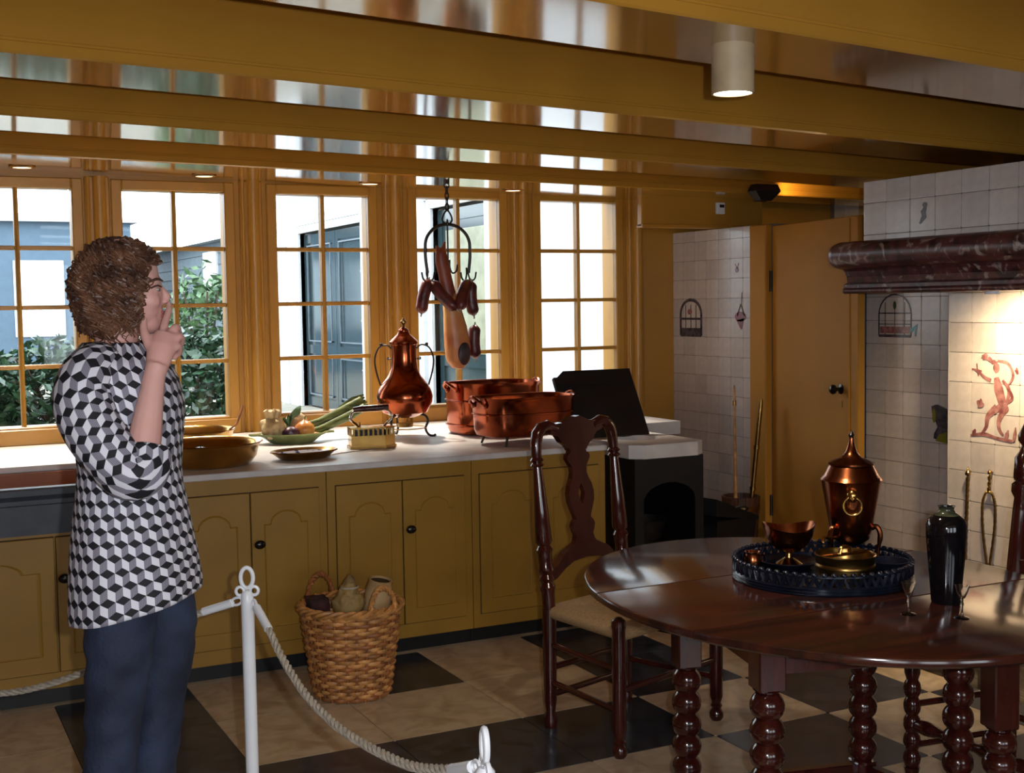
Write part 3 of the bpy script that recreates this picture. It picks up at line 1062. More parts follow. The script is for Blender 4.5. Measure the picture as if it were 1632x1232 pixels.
def pan(name, loc, rz, rx, ry, h, label, mt, legs=0.0, e=3.2, bands=(), handles='end'):
    t = thing(name, loc, label, 'pan', rz)
    n = 48
    prof = [(.0, 0), (.80, 0), (.90, .006), (.945, .03), (.96, h * .5), (.985, h * .93), (1.02, h), (1.03, h + .006), (1.0, h + .004), (.975, h * .95), (.945, h * .5), (.92, .03), (.85, .012), (0, .012)]
    rings = [[(*[v * max(f, .002) for v in sup(rx, ry, k, n, e)], z + legs) for k in range(n)] for f, z in prof]
    MB().loft(rings, caps=False).build('pan_body', mt, t)
    for zb in bands:
        MB().tube([(*[v * (.97 + .02 * zb / h) for v in sup(rx, ry, k, n, e)], zb + legs) for k in range(n)], .004, 6, closed=True).build('rolled_band', mt, t)
    if handles == 'end':
        for s in (-1, 1):
            hp = bez([(s * rx * .99, -.055, h + legs - .03), (s * (rx + .022), -.045, h + legs - .008), (s * (rx + .032), 0, h + legs + .012), (s * (rx + .022), .045, h + legs - .008), (s * rx * .99, .055, h + legs - .03)], 20)
            MB().tube(hp, .008, 8).build('handle', mt, t)
            for q in (-1, 1):
                MB().ell((s * rx * .99, q * .055, h + legs - .032), (.008, .014, .014), 8, 6).build('rivet', mt, t)
    if legs:
        for sx in (-1, 1):
            for sy in (-1, 1):
                MB().tube([(sx * rx * .62, sy * ry * .62, legs + .004), (sx * rx * .68, sy * ry * .68, 0.001)], [.007, .0055], 8).build('leg', M['iron'], t)
    return t


pan('copper_pan', (2.90, 6.0, CZ), radians(4), .245, .19, .265, 'deep copper pan with loop handles behind the lower footed pan', M['copper'], bands=(.18, .05))
pan('footed_copper_pan', (2.80, 5.45, CZ), radians(6), .255, .165, .185, 'lower copper pan on thin iron legs in front of the deep pan', M['copper'], legs=.042, bands=(.11,))

# ---- charcoal box iron
ib = thing('box_iron', (2.095, 5.68, CZ), 'brass charcoal box iron with pierced rim and wooden grip', 'iron', radians(-10))
W0, D0 = .105, .055
out = [(-W0, -D0 * .9), (W0 * .55, -D0 * .9), (W0 * 1.1, 0), (W0 * .55, D0 * .9), (-W0, D0 * .9)]
MB().prism([(a * 1.06, b * 1.1) for a, b in out], 0.0, .012, 'xy').build('sole', M['brassdark'], ib, smooth=0)
MB().prism(out, .012, .062, 'xy').build('iron_body', M['brass'], ib, smooth=0)
pr = MB()
for k in range(len(out)):
    a, b = Vector(out[k]), Vector(out[(k + 1) % len(out)])
    m = max(2, int((b - a).length / .021))
    for q in range(m):
        p = a + (b - a) * (q + .5) / m
        pr.box(p.x - .0045, p.x + .0045, p.y - .004, p.y + .004, .062, .094)
pr.build('pierced_rim', M['brassdark'], ib, smooth=0)
MB().prism([(a * .8, b * .8) for a, b in out], .0625, .085, 'xy').build('charcoal', M['blackiron'], ib, smooth=0)
MB().prism([(a * 1.03, b * 1.05) for a, b in out], .094, .101, 'xy').build('iron_lid', M['brass'], ib, smooth=0)
for s in (-1, 1):
    MB().tube(bez([(s * .06, 0, .10), (s * .075, 0, .115), (s * .10, 0, .14), (s * .09, 0, .17), (s * .07, 0, .18)], 16), .006, 8).build('handle_post', M['chrome'], ib)
MB().tube([(-.085, 0, .184), (-.04, 0, .188), (.04, 0, .19), (.085, 0, .194)], [.013, .016, .016, .013], 12).build('grip', M['wood'], ib)
MB().tube([(-.055, 0, .10), (-.055, 0, .125)], [.004, .006], 8).build('latch', M['brass'], ib)

# ---- skewer lying before the iron
sk_ = thing('skewer', (1.87, 5.45, CZ), 'thin steel skewer lying before the box iron', 'skewer')
MB().tube([(-.07, 0.0, .004), (.0, .03, .006), (.25, .13, .005)], [.003, .0035, .002], 6).build('rod', M['chrome'], sk_)
MB().tube([(-.07 + .012 * cos(t), .0 + .012 * sin(t), .004) for t in [2 * pi * k / 14 for k in range(14)]], .002, 6, closed=True).build('eye', M['chrome'], sk_)

# ---- small enamel dish with blue pattern
M['enamel'] = mat('blue_white_enamel', lin(228, 230, 238), .2, scale=26, c2=lin(60, 70, 120), lo=.40, hi=.46)
ds = thing('enamel_dish', (1.68, 5.43, CZ), 'small oval dish with a blue and white patterned inside', 'dish', radians(8))
MB().lathe([(0, 0), (.10, 0), (.115, .006), (.14, .026), (.155, .036), (.158, .034), (.155, .040), (.135, .030), (.11, .012), (0, .01)], 40, sy=.72).build('dish_body', M['brassdark'], ds)
MB().lathe([(0, .0125), (.105, .0135), (.13, .0285), (.127, .0295), (.10, .0145), (0, .0135)], 40, sy=.72).build('dish_lining', M['enamel'], ds)

# ---- brass bowls
bw = thing('brass_bowl', (1.25, 5.44, CZ), 'wide shallow brass bowl holding a dark red apple', 'bowl')
MB().lathe([(0, 0), (.16, 0), (.185, .008), (.21, .04), (.222, .085), (.232, .098), (.238, .1), (.236, .104), (.225, .1), (.214, .085), (.2, .04), (.18, .014), (0, .01)], 48).build('bowl_body', M['brass'], bw)
b2 = thing('brass_bowl', (1.37, 6.25, CZ), 'plain brass pan standing behind the bowl of fruit', 'bowl')
MB().lathe([(0, 0), (.14, 0), (.165, .008), (.185, .035), (.195, .07), (.205, .08), (.203, .084), (.19, .075), (.178, .035), (.16, .012), (0, .01)], 48).build('bowl_body', M['brass'], b2)
MB().tube([(.17, -.04, .075), (.21, -.03, .10), (.25, -.02, .19)], [.006, .006, .008], 8).build('handle', M['wickerdark'], b2)


def fruit(name, loc, r, m, label, cat, squash=.92, stem=True, group=None):
    t = thing(name, loc, label, cat, group=group)
    prof = []
    for k in range(13):
        a = pi * k / 12
        q = 1 - .16 * max(0, cos(a)) ** 6 - .08 * max(0, -cos(a)) ** 8
        prof.append((r * sin(a), r * squash * (-cos(a) * q + .93)))
    MB().lathe(prof, 20).build('flesh', m, t)
    if stem:
        MB().tube([(0, 0, r * squash * 1.72), (r * .08, 0, r * squash * 2.05)], r * .05, 6).build('stem', M['stem'], t)
    return t


M['apple'] = mat('dark_red_apple', lin(110, 26, 28), .2, scale=12, c2=lin(70, 18, 24))
M['pear'] = mat('pale_fruit', lin(206, 176, 130), .4, scale=12, c2=lin(160, 90, 80))
M['plum'] = mat('purple_plum', lin(86, 52, 84), .3, scale=12)
fruit('apple', (1.215, 5.42, CZ + .011), .043, M['apple'], 'dark red apple in the wide brass bowl', 'apple')
fruit('quince', (1.36, 5.44, CZ + .011), .036, M['pear'], 'pale blushed fruit lying in the wide brass bowl', 'fruit')
fruit('plum', (1.30, 5.52, CZ + .011), .03, M['plum'], 'purple plum lying in the wide brass bowl', 'plum', stem=False)
fruit('plum', (1.29, 5.36, CZ + .011), .028, M['plum'], 'purple plum beside the dark red apple', 'plum', stem=False)

# ---- green platter of vegetables
M['greenglaze'] = mat('pale_green_glaze', lin(132, 140, 92), .25, scale=10, c2=lin(104, 112, 70))
M['onion'] = mat('golden_onion', lin(206, 142, 74), .3, scale=6, stretch=(3, 3, .5), c2=lin(176, 104, 50))
M['celeriac'] = mat('pale_celeriac', lin(214, 190, 142), .6, scale=14, c2=lin(156, 126, 84), bump=.4)
M['redcabbage'] = mat('red_cabbage', lin(110, 58, 82), .35, scale=16, c2=lin(64, 34, 52))
M['leek'] = mat('leek_green', lin(126, 138, 78), .4, scale=8, stretch=(1, 8, 8), c2=lin(64, 74, 40))
M['sage'] = mat('sage_leaf', lin(110, 146, 104), .5, scale=10, c2=lin(84, 120, 84))
M['carrot'] = mat('orange_carrot', lin(222, 120, 60), .4, scale=12)
PX, PY = 1.83, 6.10
pt = thing('green_platter', (PX, PY, CZ), 'oval green glazed platter with lug ends heaped with vegetables', 'platter', radians(-5))
MB().lathe([(0, 0), (.10, 0), (.115, .008), (.15, .035), (.178, .046), (.182, .052), (.172, .052), (.145, .042), (.108, .016), (0, .012)], 44, sy=.62).build('platter_body', M['greenglaze'], pt)
for s in (-1, 1):
    MB().prism([(s * .165, -.03), (s * .21, -.018), (s * .215, .018), (s * .165, .03)], .044, .053, 'xy').build('lug', M['greenglaze'], pt, smooth=0)
Zp = CZ + .016
on = thing('onion', (PX + .055, PY - .03, Zp), 'round golden onion at the front of the green platter', 'onion')
MB().lathe([(0, .002), (.02, .004), (.042, .022), (.052, .048), (.046, .072), (.026, .090), (.010, .097), (.005, .104), (0, .105)], 24).build('bulb', M['onion'], on)
MB().tube([(0, 0, .10), (.004, .003, .113), (.010, .004, .12)], [.005, .004, .002], 6).build('stalk', M['leek'], on)
o2 = thing('onion', (PX + .045, PY + .075, Zp + .012), 'pale brown onion at the back of the green platter', 'onion')
MB().lathe([(0, .002), (.02, .006), (.05, .03), (.06, .062), (.05, .095), (.024, .116), (0, .122)], 24).build('bulb', M['celeriac'], o2)
MB().tube([(0, 0, .116), (.004, .003, .135)], [.005, .002], 6).build('stalk', M['leek'], o2)
ce = thing('celeriac', (PX - .10, PY - .005, Zp), 'knobbly cream celeriac on the green platter', 'vegetable')
q = MB()
q.ell((0, 0, .062), (.060, .052, .066))
for k in range(9):
    a = 2 * pi * k / 9
    q.ell((.048 * cos(a), .042 * sin(a), .03 + .06 * ((k * 5) % 3) / 2), .020, 8, 6)
link('root', remesh(q, .006, 2), M['celeriac'], ce)
for k in range(6):
    a = 2 * pi * k / 6
    MB().tube([(.02 * cos(a), .018 * sin(a), .115), (.03 * cos(a), .024 * sin(a), .14), (.038 * cos(a), .034 * sin(a), .155)], [.015, .014, .011], 6).build('stalk', M['celeriac'], ce)
rc = thing('red_cabbage', (PX - .02, PY - .045, Zp), 'small purple red cabbage between celeriac and onion', 'cabbage')
MB().ell((0, 0, .036), (.043, .036, .036), 20, 12).build('heart', M['redcabbage'], rc)
for k in range(6):
    a = 2 * pi * k / 6
    lf = MB()
    rings = []
    for i in range(6):
        ph_ = pi * (.12 + .5 * i / 5)
        wd = .9 * sin(pi * (.15 + .7 * i / 5))
        rings.append([(.047 * sin(ph_) * cos(a + wd * (j / 4 - .5) * 1.5), .040 * sin(ph_) * sin(a + wd * (j / 4 - .5) * 1.5), .037 + .041 * -cos(ph_) + .002 * ((j + i) % 2)) for j in range(5)])
    vs = [p for r_ in rings for p in r_]
    lf.add(vs, [(i * 5 + j, i * 5 + j + 1, i * 5 + j + 6, i * 5 + j + 5) for i in range(5) for j in range(4)])
    lf.build('leaf', M['redcabbage'], rc)


def leaf_mesh(L, wd, bend):
    f = MB()
    m = 8
    vs = []
    for i in range(m + 1):
        t = i / m
        hw_ = wd * sin(pi * min(1, t * .92 + .06)) ** .8
        z = L * t
        y = bend * t * t
        vs += [(-hw_, y + .006, z), (0, y, z), (hw_, y + .006, z)]
    f.add(vs, [(i * 3 + j, i * 3 + j + 1, i * 3 + j + 4, i * 3 + j + 3) for i in range(m) for j in range(2)])
    return f


sg = thing('herb_sprig', (PX - .01, PY + .03, Zp + .05), 'green herb sprig with one broad upright leaf', 'herb')
f = leaf_mesh(.12, .024, .02)
for i, v in enumerate(f.v):
    f.v[i] = Matrix.Rotation(radians(38), 3, 'Y') @ v + Vector((0, 0, .02))
f.build('leaf', M['sage'], sg)
for k in range(12):
    f = leaf_mesh(.055, .012, .01)
    R_ = Matrix.Rotation(2 * pi * k / 12 * 2.4, 3, 'Z') @ Matrix.Rotation(radians(25 + 6 * (k % 5)), 3, 'X')
    for i, v in enumerate(f.v):
        f.v[i] = R_ @ v + Vector((0, 0, .004 * (k % 6)))
    f.build('leaf', M['leaf'] if k % 2 else M['sage'], sg)
MB().tube([(0, 0, -.045), (0, 0, 0), (.01, 0, .05)], [.004, .004, .002], 6).build('stem', M['leek'], sg)
ca = thing('carrot', (PX + .105, PY - .045, Zp + .012), 'orange carrot end at the rim of the platter', 'carrot')
MB().tube([(-.04, 0, .008), (.0, 0, .009), (.03, .005, .012)], [.018, .016, .006], 12).build('root', M['carrot'], ca)
for i, (dy, dz, ln) in enumerate(((0, 0, .30), (.046, .0, .27), (.022, .036, .29))):
    lk = thing('leek', (PX + .10, PY + .01 + dy, Zp + .022 + dz), 'leek stalk reaching from the platter towards the urn', 'leek', group='leeks leaning out of the platter')
    MB().tube([(-.05, 0, .0), (.05, .0, .02), (ln * .75, .02, .085), (ln, .03, .12)], [.017, .020, .024, .020], 10, flat=.75).build('stalk', M['leek'], lk)
    for k in range(3):
        MB().tube([(ln * .55, .012 + .006 * k, .058 + .008 * k), (ln * .85, .02 + .01 * k, .10 + .01 * k), (ln + .02, .03 + .012 * (k - 1), .118 + .014 * k)], [.012, .017, .005], 6, flat=.35).build('leaf', M['leek'], lk)

# ================================================================== HANGING RING, HAM AND SAUSAGES
HX, HY = 2.745, 6.20
zt = ZBOT(HX)
hr = thing('game_ring', (HX, HY, zt), 'hanging wrought iron game ring with hooks on a chain before the window', 'hanging rack')
MB().box(-.012, .012, -.012, .012, -.012, .0).tube([(.014 * cos(t), 0, -.022 + .014 * sin(t)) for t in [2 * pi * k / 16 for k in range(16)]], .004, 6, closed=True).build('ceiling_hook', M['iron'], hr)
z = -.03
for k in range(4):
    pts = []
    for q in range(16):
        t = 2 * pi * q / 16
        a, b = .010 * cos(t), .020 * sin(t)
        pts.append((a, 0, z - .016 + b) if k % 2 else (0, a, z - .016 + b))
    MB().tube(pts, .004, 6, closed=True).build('chain_link', M['iron'], hr)
    z -= .030
# shackle
MB().tube(bez([(0, 0, z + .004), (-.022, 0, z - .03), (-.026, 0, z - .06), (0, 0, z - .078), (.026, 0, z - .06), (.022, 0, z - .03), (0, 0, z + .004)], 36), .005, 6).build('shackle', M['iron'], hr)
zc = z - .078
RX = .130
arc = [(RX * cos(t), 0, zc - .115 + .115 * sin(t)) for t in [pi * k / 20 for k in range(21)]]
arc = [(RX * .92, 0, zc - .26)] + [(RX * 1.0, 0, zc - .18)] + arc + [(-RX * 1.0, 0, zc - .18), (-RX * .92, 0, zc - .26)]
MB().tube(bez(arc, 90), .009, 8).build('hoop', M['iron'], hr)
MB().lathe([(0, .03), (.006, .024), (.004, .014), (.013, .006), (.013, -.006), (0, -.012)], 12, c=(0, 0, zc)).build('hoop_boss', M['iron'], hr)


def hook(x, y, zz, s):
    MB().tube(bez([(x, y, zz + .06), (x, y, zz + .02), (x + s * .012, y - .006, zz - .01), (x + s * .032, y - .012, zz), (x + s * .04, y - .012, zz + .035)], 20), [.005] * 21, 6).build('hook', M['iron'], hr)


for s in (-1, 1):
    hook(s * RX * .92, 0, zc - .29, s)
    hook(s * RX * .90, .02, zc - .29, -s)
MB().tube([(0, 0, zc), (0, 0, zc - .20)], .005, 8).build('centre_rod', M['iron'], hr)
hook(0.01, 0, zc - .25, 1)
hook(-.01, -.02, zc - .25, -1)
M['ham'] = mat('cured_ham', lin(218, 166, 104), .38, scale=6, c2=lin(184, 112, 66), lo=.3, hi=.65, bump=.15, bscale=22)
M['hamcut'] = mat('ham_cut_face', lin(70, 62, 66), .5, scale=18, c2=lin(38, 32, 36))
M['trotter'] = mat('ham_shank', lin(150, 76, 52), .42, scale=8, c2=lin(116, 52, 38))
M['sausage'] = mat('dark_sausage', lin(104, 42, 40), .32, scale=22, c2=lin(62, 26, 28), bump=.2, bscale=60)
hm = thing('ham', (HX, HY - .03, zt + zc - .215), 'long cured ham hanging from the ring by its split trotter', 'ham')
q = MB()
q.tube([(-.055, 0, .07), (-.05, 0, .02), (-.035, 0, -.05), (-.012, 0, -.15), (.008, 0, -.25), (.022, 0, -.34), (.034, 0, -.44), (.036, 0, -.52), (.030, 0, -.56)], [.030, .038, .036, .038, .052, .066, .074, .066, .03], 18, flat=.8)
q.tube([(-.066, 0, .06), (-.080, 0, .105)], [.018, .007], 8)
q.tube([(-.045, 0, .07), (-.026, 0, .125)], [.017, .006], 8)
hme = remesh(q, .007, 4)
hme.materials.append(M['ham'])
hme.materials.append(M['trotter'])
for p in hme.polygons:
    if p.center.z > -.17 + .02 * sin(p.center.x * 90):
        p.material_index = 1
link('ham_flesh', hme, None, hm)
MB(Matrix.Translation((.052, -.045, -.475)) @ Matrix.Rotation(radians(18), 4, 'Z')).ell((0, 0, 0), (.042, .02, .066), 18, 10).build('cut_face', M['hamcut'], hm)
zh = zt + zc - .305
SA = [((-.118, -.012, .01), (-.168, -.02, -.17), 'sausage hanging at the outer left side of the game ring'),
      ((-.105, -.02, .0), (.0, -.105, -.15), 'sausage slanting from the left hook across the ham'),
      ((.11, -.02, .0), (.012, -.125, -.15), 'sausage slanting from the right hook across the ham'),
      ((.130, -.012, .0), (.142, -.015, -.185), 'upper sausage hanging straight from the right hook'),
      ((.147, -.015, -.235), (.149, -.015, -.42), 'lowest sausage tied below another one')]
for a, b, lab in SA:
    a, b = Vector(a), Vector(b)
    so = thing('sausage', (HX + a.x, HY + a.y, zh + a.z), 'dark ' + lab, 'sausage', group=None)
    d = b - a
    L = d.length
    side = Vector((d.z, 0, -d.x)).normalized()
    pth, rr = [], []
    for k in range(15):
        t = k / 14
        pth.append(d * t + side * .010 * sin(pi * t))
        rr.append(.033 * min(1, max(.12, sin(pi * (t * .96 + .02)) * 2.6)) ** .7)
    MB().tube(pth, rr, 14).build('casing', M['sausage'], so)
    u_ = d.normalized()
    MB().tube([-u_ * .014, u_ * .004], [.004, .006], 6).build('string_end', M['rope'], so)
    MB().tube([d - u_ * .004, d + u_ * .018], [.006, .004], 6).build('string_end', M['rope'], so)

# ================================================================== FURNITURE
BOB = [(.028, 0), (.030, .02), (.034, .05), (.026, .065)]


def bobbin(z0, z1, r, pitch):
    """profile of a bobbin-turned leg between two heights"""
    n = max(1, round((z1 - z0) / pitch))
    p = (z1 - z0) / n
    out = []
    for k in range(n):
        for q in range(7):
            t = q / 6
            out.append((r * (.66 + .34 * sin(pi * t) ** .7), z0 + p * (k + t)))
    return out


# ---- gateleg table
TC = Vector((2.325, 2.724, 0))
tt = thing('gateleg_table', TC, 'dark polished oval gateleg table with bobbin turned legs', 'table')
AX, AY = .617, .772
Z0, Z1 = .726, .75


def slab(y_lo, y_hi, name):
    n = 60
    pts = []
    for k in range(n):
        a = 2 * pi * k / n
        pts.append((AX * cos(a), AY * sin(a)))
    P = []
    m = 40
    # right side going up, left side going down
    ylo, yhi = max(y_lo, -AY + 1e-4), min(y_hi, AY - 1e-4)
    for k in range(m + 1):
        y = ylo + (yhi - ylo) * (.5 - .5 * cos(pi * k / m))
        P.append((AX * sqrt(max(0, 1 - (y / AY) ** 2)), y))
    for k in range(m + 1):
        y = yhi - (yhi - ylo) * (.5 - .5 * cos(pi * k / m))
        P.append((-AX * sqrt(max(0, 1 - (y / AY) ** 2)), y))
    cl_ = [P[0]]
    for p in P[1:]:
        if (Vector(p) - Vector(cl_[-1])).length > .002:
            cl_.append(p)
    if (Vector(cl_[0]) - Vector(cl_[-1])).length < .002:
        cl_.pop()
    c = (0, (ylo + yhi) / 2)
    n = len(cl_)

    def sc(p, d):
        v = Vector((p[0] - c[0], p[1] - c[1]))
        return (c[0] + v.x * (1 - d / max(v.length, .1)), c[1] + v.y * (1 - d / max(v.length, .1)))
    rings = [[(*sc(p, .008), Z0) for p in cl_], [(*p, Z0 + .006) for p in cl_], [(*p, Z1 - .008) for p in cl_], [(*sc(p, .003), Z1 - .002) for p in cl_], [(*sc(p, .009), Z1) for p in cl_]]
    MB(Matrix.Rotation(radians(-8), 4, 'Z') if False else None).loft(rings).build(name, M['tabletop'], tt, smooth=35)


slab(-9, -.232, 'table_leaf')
slab(-.2305, .2305, 'table_top')
slab(.232, 9, 'table_leaf')
LEGTOP = {'A': .47, 'B': .585, 'C': .60, 'F': .43, 'E': .60}
LEG = {'A': (2.10, 3.05), 'B': (1.935, 2.46), 'C': (2.665, 2.92), 'F': (2.565, 2.30), 'E': (2.69, 2.56)}
for k, (x, y) in LEG.items():
    x, y = x - TC.x, y - TC.y
    prof = [(.0, 0), (.026, 0), (.034, .025), (.030, .05), (.020, .058), (.034, .065), (.034, .125), (.022, .13)] + bobbin(.13, LEGTOP[k] - .01, .044, .062) + [(.026, LEGTOP[k] - .01), (.036, LEGTOP[k])]
    MB().lathe(prof, 20, c=(x, y, 0)).build('leg', M['wood'], tt)
    MB(Matrix.Translation((x, y, 0)) @ Matrix.Rotation(radians(-14), 4, 'Z')).box(-.036, .036, -.036, .036, LEGTOP[k], .726, ch=.004).build('leg_block', M['wood'], tt, smooth=0)
    MB(Matrix.Translation((x, y, 0)) @ Matrix.Rotation(radians(-14), 4, 'Z')).box(-.033, .033, -.033, .033, .065, .125, ch=.004).build('foot_block', M['wood'], tt, smooth=0)


def rail(a, b, z0, z1, w, name):
    a, b = Vector(LEG[a]) - TC.xy, Vector(LEG[b]) - TC.xy
    d = (b - a).normalized()
    a, b = a + d * .03, b - d * .03
    L = (b - a).length
    MB(Matrix.Translation((a.x, a.y, 0)) @ Matrix.Rotation(atan2(d.y, d.x), 4, 'Z')).box(0, L, -w / 2, w / 2, z0, z1, ch=.003).build(name, M['wood'], tt, smooth=0)


for a, b in (('A', 'B'), ('C', 'F'), ('A', 'C'), ('B', 'F')):
    rail(a, b, .62, .724, .022, 'apron')
for a, b in (('A', 'B'), ('C', 'E'), ('A', 'C')):
    rail(a, b, .072, .118, .034, 'stretcher')


# ---- chairs
def rush_seat(t, wf, wb, d, z):
    """padded rush seat: four woven triangles meeting at the centre"""
    co = [(-wf / 2, -d / 2), (wf / 2, -d / 2), (wb / 2, d / 2), (-wb / 2, d / 2)]
    s = MB()
    n = 10
    for k in range(4):
        a, b = Vector(co[k]), Vector(co[(k + 1) % 4])
        rows = []
        for i in range(n + 1):
            q = i / n
            p0, p1 = a * (1 - q), b * (1 - q)
            zz = z + .016 * sin(pi * min(1, .15 + q)) - .010 * q + .0025 * ((i % 2) * 2 - 1)
            rows.append([(*(p0 + (p1 - p0) * j / 6), zz - .006 * (abs(j - 3) == 3)) for j in range(7)])
        vs = [p for r_ in rows for p in r_]
        s.add(vs, [(i * 7 + j, i * 7 + j + 1, i * 7 + j + 8, i * 7 + j + 7) for i in range(n) for j in range(6)])
        # rolled edge
        s.tube([(*(a + (b - a) * j / 8), z - .018) for j in range(9)], .024, 10)
    s.box(-wb / 2, wb / 2, -d / 2, d / 2, z - .03, z - .012)
    s.build('seat', M['rush'], t)


def carved_chair(loc, rz, label):
    t = thing('carved_chair', loc, label, 'chair', rz)
    wf, wb, d = .54, .42, .39
    yb, yf = d / 2, -d / 2
    rake = lambda z: 0 if z < .45 else (z - .45) * .10
    for s in (-1, 1):
        x = s * wb / 2
        pr_ = [(.022, 0), (.026, .03), (.018, .06), (.024, .10), (.025, .25), (.026, .44)]
        MB().lathe(pr_, 16, c=(x, yb, 0)).build('leg', M['wood'], t)
        # turned back post: rings, long taper, top curving into the crest
        zs = [.44, .50, .52, .535, .55, .565, .58, .60, .64, .655, .67, .685, .80, .90, .955, .962, .972, .98, .99, 1.0]
        rr = [.024, .024, .030, .022, .030, .022, .030, .025, .026, .031, .022, .031, .026, .020, .017, .026, .017, .026, .018, .019]
        pth = [(x, yb + rake(z), z) for z in zs] + [(x - s * .002, yb + rake(1.04), 1.04), (x - s * .012, yb + rake(1.07), 1.072), (x - s * .035, yb + rake(1.09), 1.094), (x - s * .065, yb + rake(1.1), 1.10), (x - s * .11, yb + rake(1.1), 1.085)]
        rr += [.021, .023, .023, .022, .019]
        MB().tube(pth, rr, 14).build('back_post', M['wood'], t)
        xf = s * wf / 2
        MB().lathe([(.0, 0), (.018, 0), (.026, .012), (.026, .03), (.016, .045), (.022, .055), (.016, .065), (.024, .09), (.025, .36), (.023, .44), (.026, .455), (.024, .475), (.010, .486), (0, .488)], 16, c=(xf, yf, 0)).build('leg', M['wood'], t)
        for z in (.16, .30):
            MB().tube([(xf, yf, z), (x, yb, z + .01)], .011, 10).build('stretcher', M['wood'], t)
    for z, y, wd in ((.23, yf, wf), (.12, yb, wb), (.22, yb, wb)):
        MB().tube([(-wd / 2, y, z), (wd / 2, y, z)], .012, 10).build('stretcher', M['wood'], t)
    # crest and pierced splat in the raked back plane
    sh = Matrix.Translation((0, yb + .0, 0)) @ Matrix(((1, 0, 0, 0), (0, 1, .10, -.045), (0, 0, 1, 0), (0, 0, 0, 1)))
    half = [(.0, 1.125), (.02, 1.128), (.045, 1.118), (.07, 1.108), (.11, 1.105), (.14, 1.10), (.14, 1.07), (.105, 1.06), (.085, 1.035), (.062, 1.022), (.050, 1.01), (.045, 1.0)]
    MB(sh).prism([(-a, b) for a, b in half[::-1]] + half[1:], -.014, .014, 'xz').build('crest', M['wood'], t, smooth=0)
    outl = [(.040, 1.01), (.046, .99), (.058, .985), (.062, .97), (.052, .955), (.040, .94), (.038, .915), (.045, .895), (.060, .87), (.068, .84), (.066, .81), (.054, .78), (.042, .755), (.040, .745), (.052, .735), (.060, .72), (.054, .70), (.046, .685), (.052, .665), (.068, .645), (.072, .635)]
    hole = [(.0, .875), (.010, .86), (.018, .84), (.012, .815), (.0, .795)]
    for s in (-1, 1):
        # each half runs round the pierced centre
        prs = [(s * a, b) for a, b in outl] + [(0, .635)] + [(s * a, b) for a, b in hole[::-1]] + [(0, 1.01)]
        MB(sh).prism(prs, -.011, .011, 'xz').build('splat', M['wood'], t, smooth=0)
    low = [(.0, .655), (.06, .655), (.09, .64), (.12, .628), (.15, .60), (.19, .575), (.21, .57), (.21, .535), (.17, .545), (.12, .575), (.07, .595), (.0, .60)]
    MB(sh).prism([(-a, b) for a, b in low[::-1]][:-1] + low, -.014, .014, 'xz').build('lower_rail', M['wood'], t, smooth=0)
    rush_seat(t, wf - .02, wb - .02, d + .01, .445)
    return t


def spindle_chair(loc, rz, label):
    t = thing('turned_chair', loc, label, 'chair', rz)
    wf, wb, d = .50, .42, .38
    yb, yf = d / 2, -d / 2
    for s in (-1, 1):
        x, xf = s * wb / 2, s * wf / 2
        zs = [0, .05, .44, .60, .62, .64, .66, .86, .90, .92, .945, .955, .965, 1.03, 1.05, 1.07, 1.085, 1.10, 1.12, 1.15, 1.165, 1.175]
        rr = [.020, .024, .026, .026, .031, .022, .028, .024, .022, .033, .033, .022, .030, .030, .018, .012, .024, .026, .018, .007, .011, .002]
        MB().tube([(x, yb + max(0, z - .44) * .10, z) for z in zs], rr, 16).build('back_post', M['wood'], t)
        MB().lathe([(0, 0), (.02, 0), (.026, .03), (.018, .05), (.025, .08)] + bobbin(.08, .36, .027, .056) + [(.024, .38), (.026, .46), (.012, .475), (0, .477)], 16, c=(xf, yf, 0)).build('leg', M['wood'], t)
        for z in (.15, .28):
            MB().tube([(xf, yf, z), (x, yb, z)], .011, 10).build('stretcher', M['wood'], t)
    m = 25
    MB().tube([(-wf / 2 + wf * k / m, yf, .22) for k in range(m + 1)], [.011 + .012 * abs(sin(pi * k / m * 4)) for k in range(m + 1)], 12).build('front_stretcher', M['wood'], t)
    MB().tube([(-wb / 2, yb, .2), (wb / 2, yb, .2)], .012, 10).build('stretcher', M['wood'], t)
    for z, h in ((.66, .05), (.98, .06)):
        MB().box(-wb / 2, wb / 2, yb + (z - .44) * .10 - .009, yb + (z - .44) * .10 + .009, z, z + h, ch=.004).build('back_rail', M['wood'], t, smooth=0)
    for k in range(5):
        x = -wb / 2 + wb * (k + 1) / 6
        MB().tube([(x, yb + .027, .71), (x, yb + .04, .85), (x, yb + .055, .98)], [.008, .013, .008], 8).build('spindle', M['wood'], t)
    rush_seat(t, wf - .02, wb - .02, d + .01, .445)
    return t


carved_chair((2.397, 3.854, 0), radians(17), 'tall carved dark wood chair with pierced splat and rush seat')
spindle_chair((3.03, 2.64, 0), radians(-90), 'dark turned chair with finials tucked at the hearth side of the table')

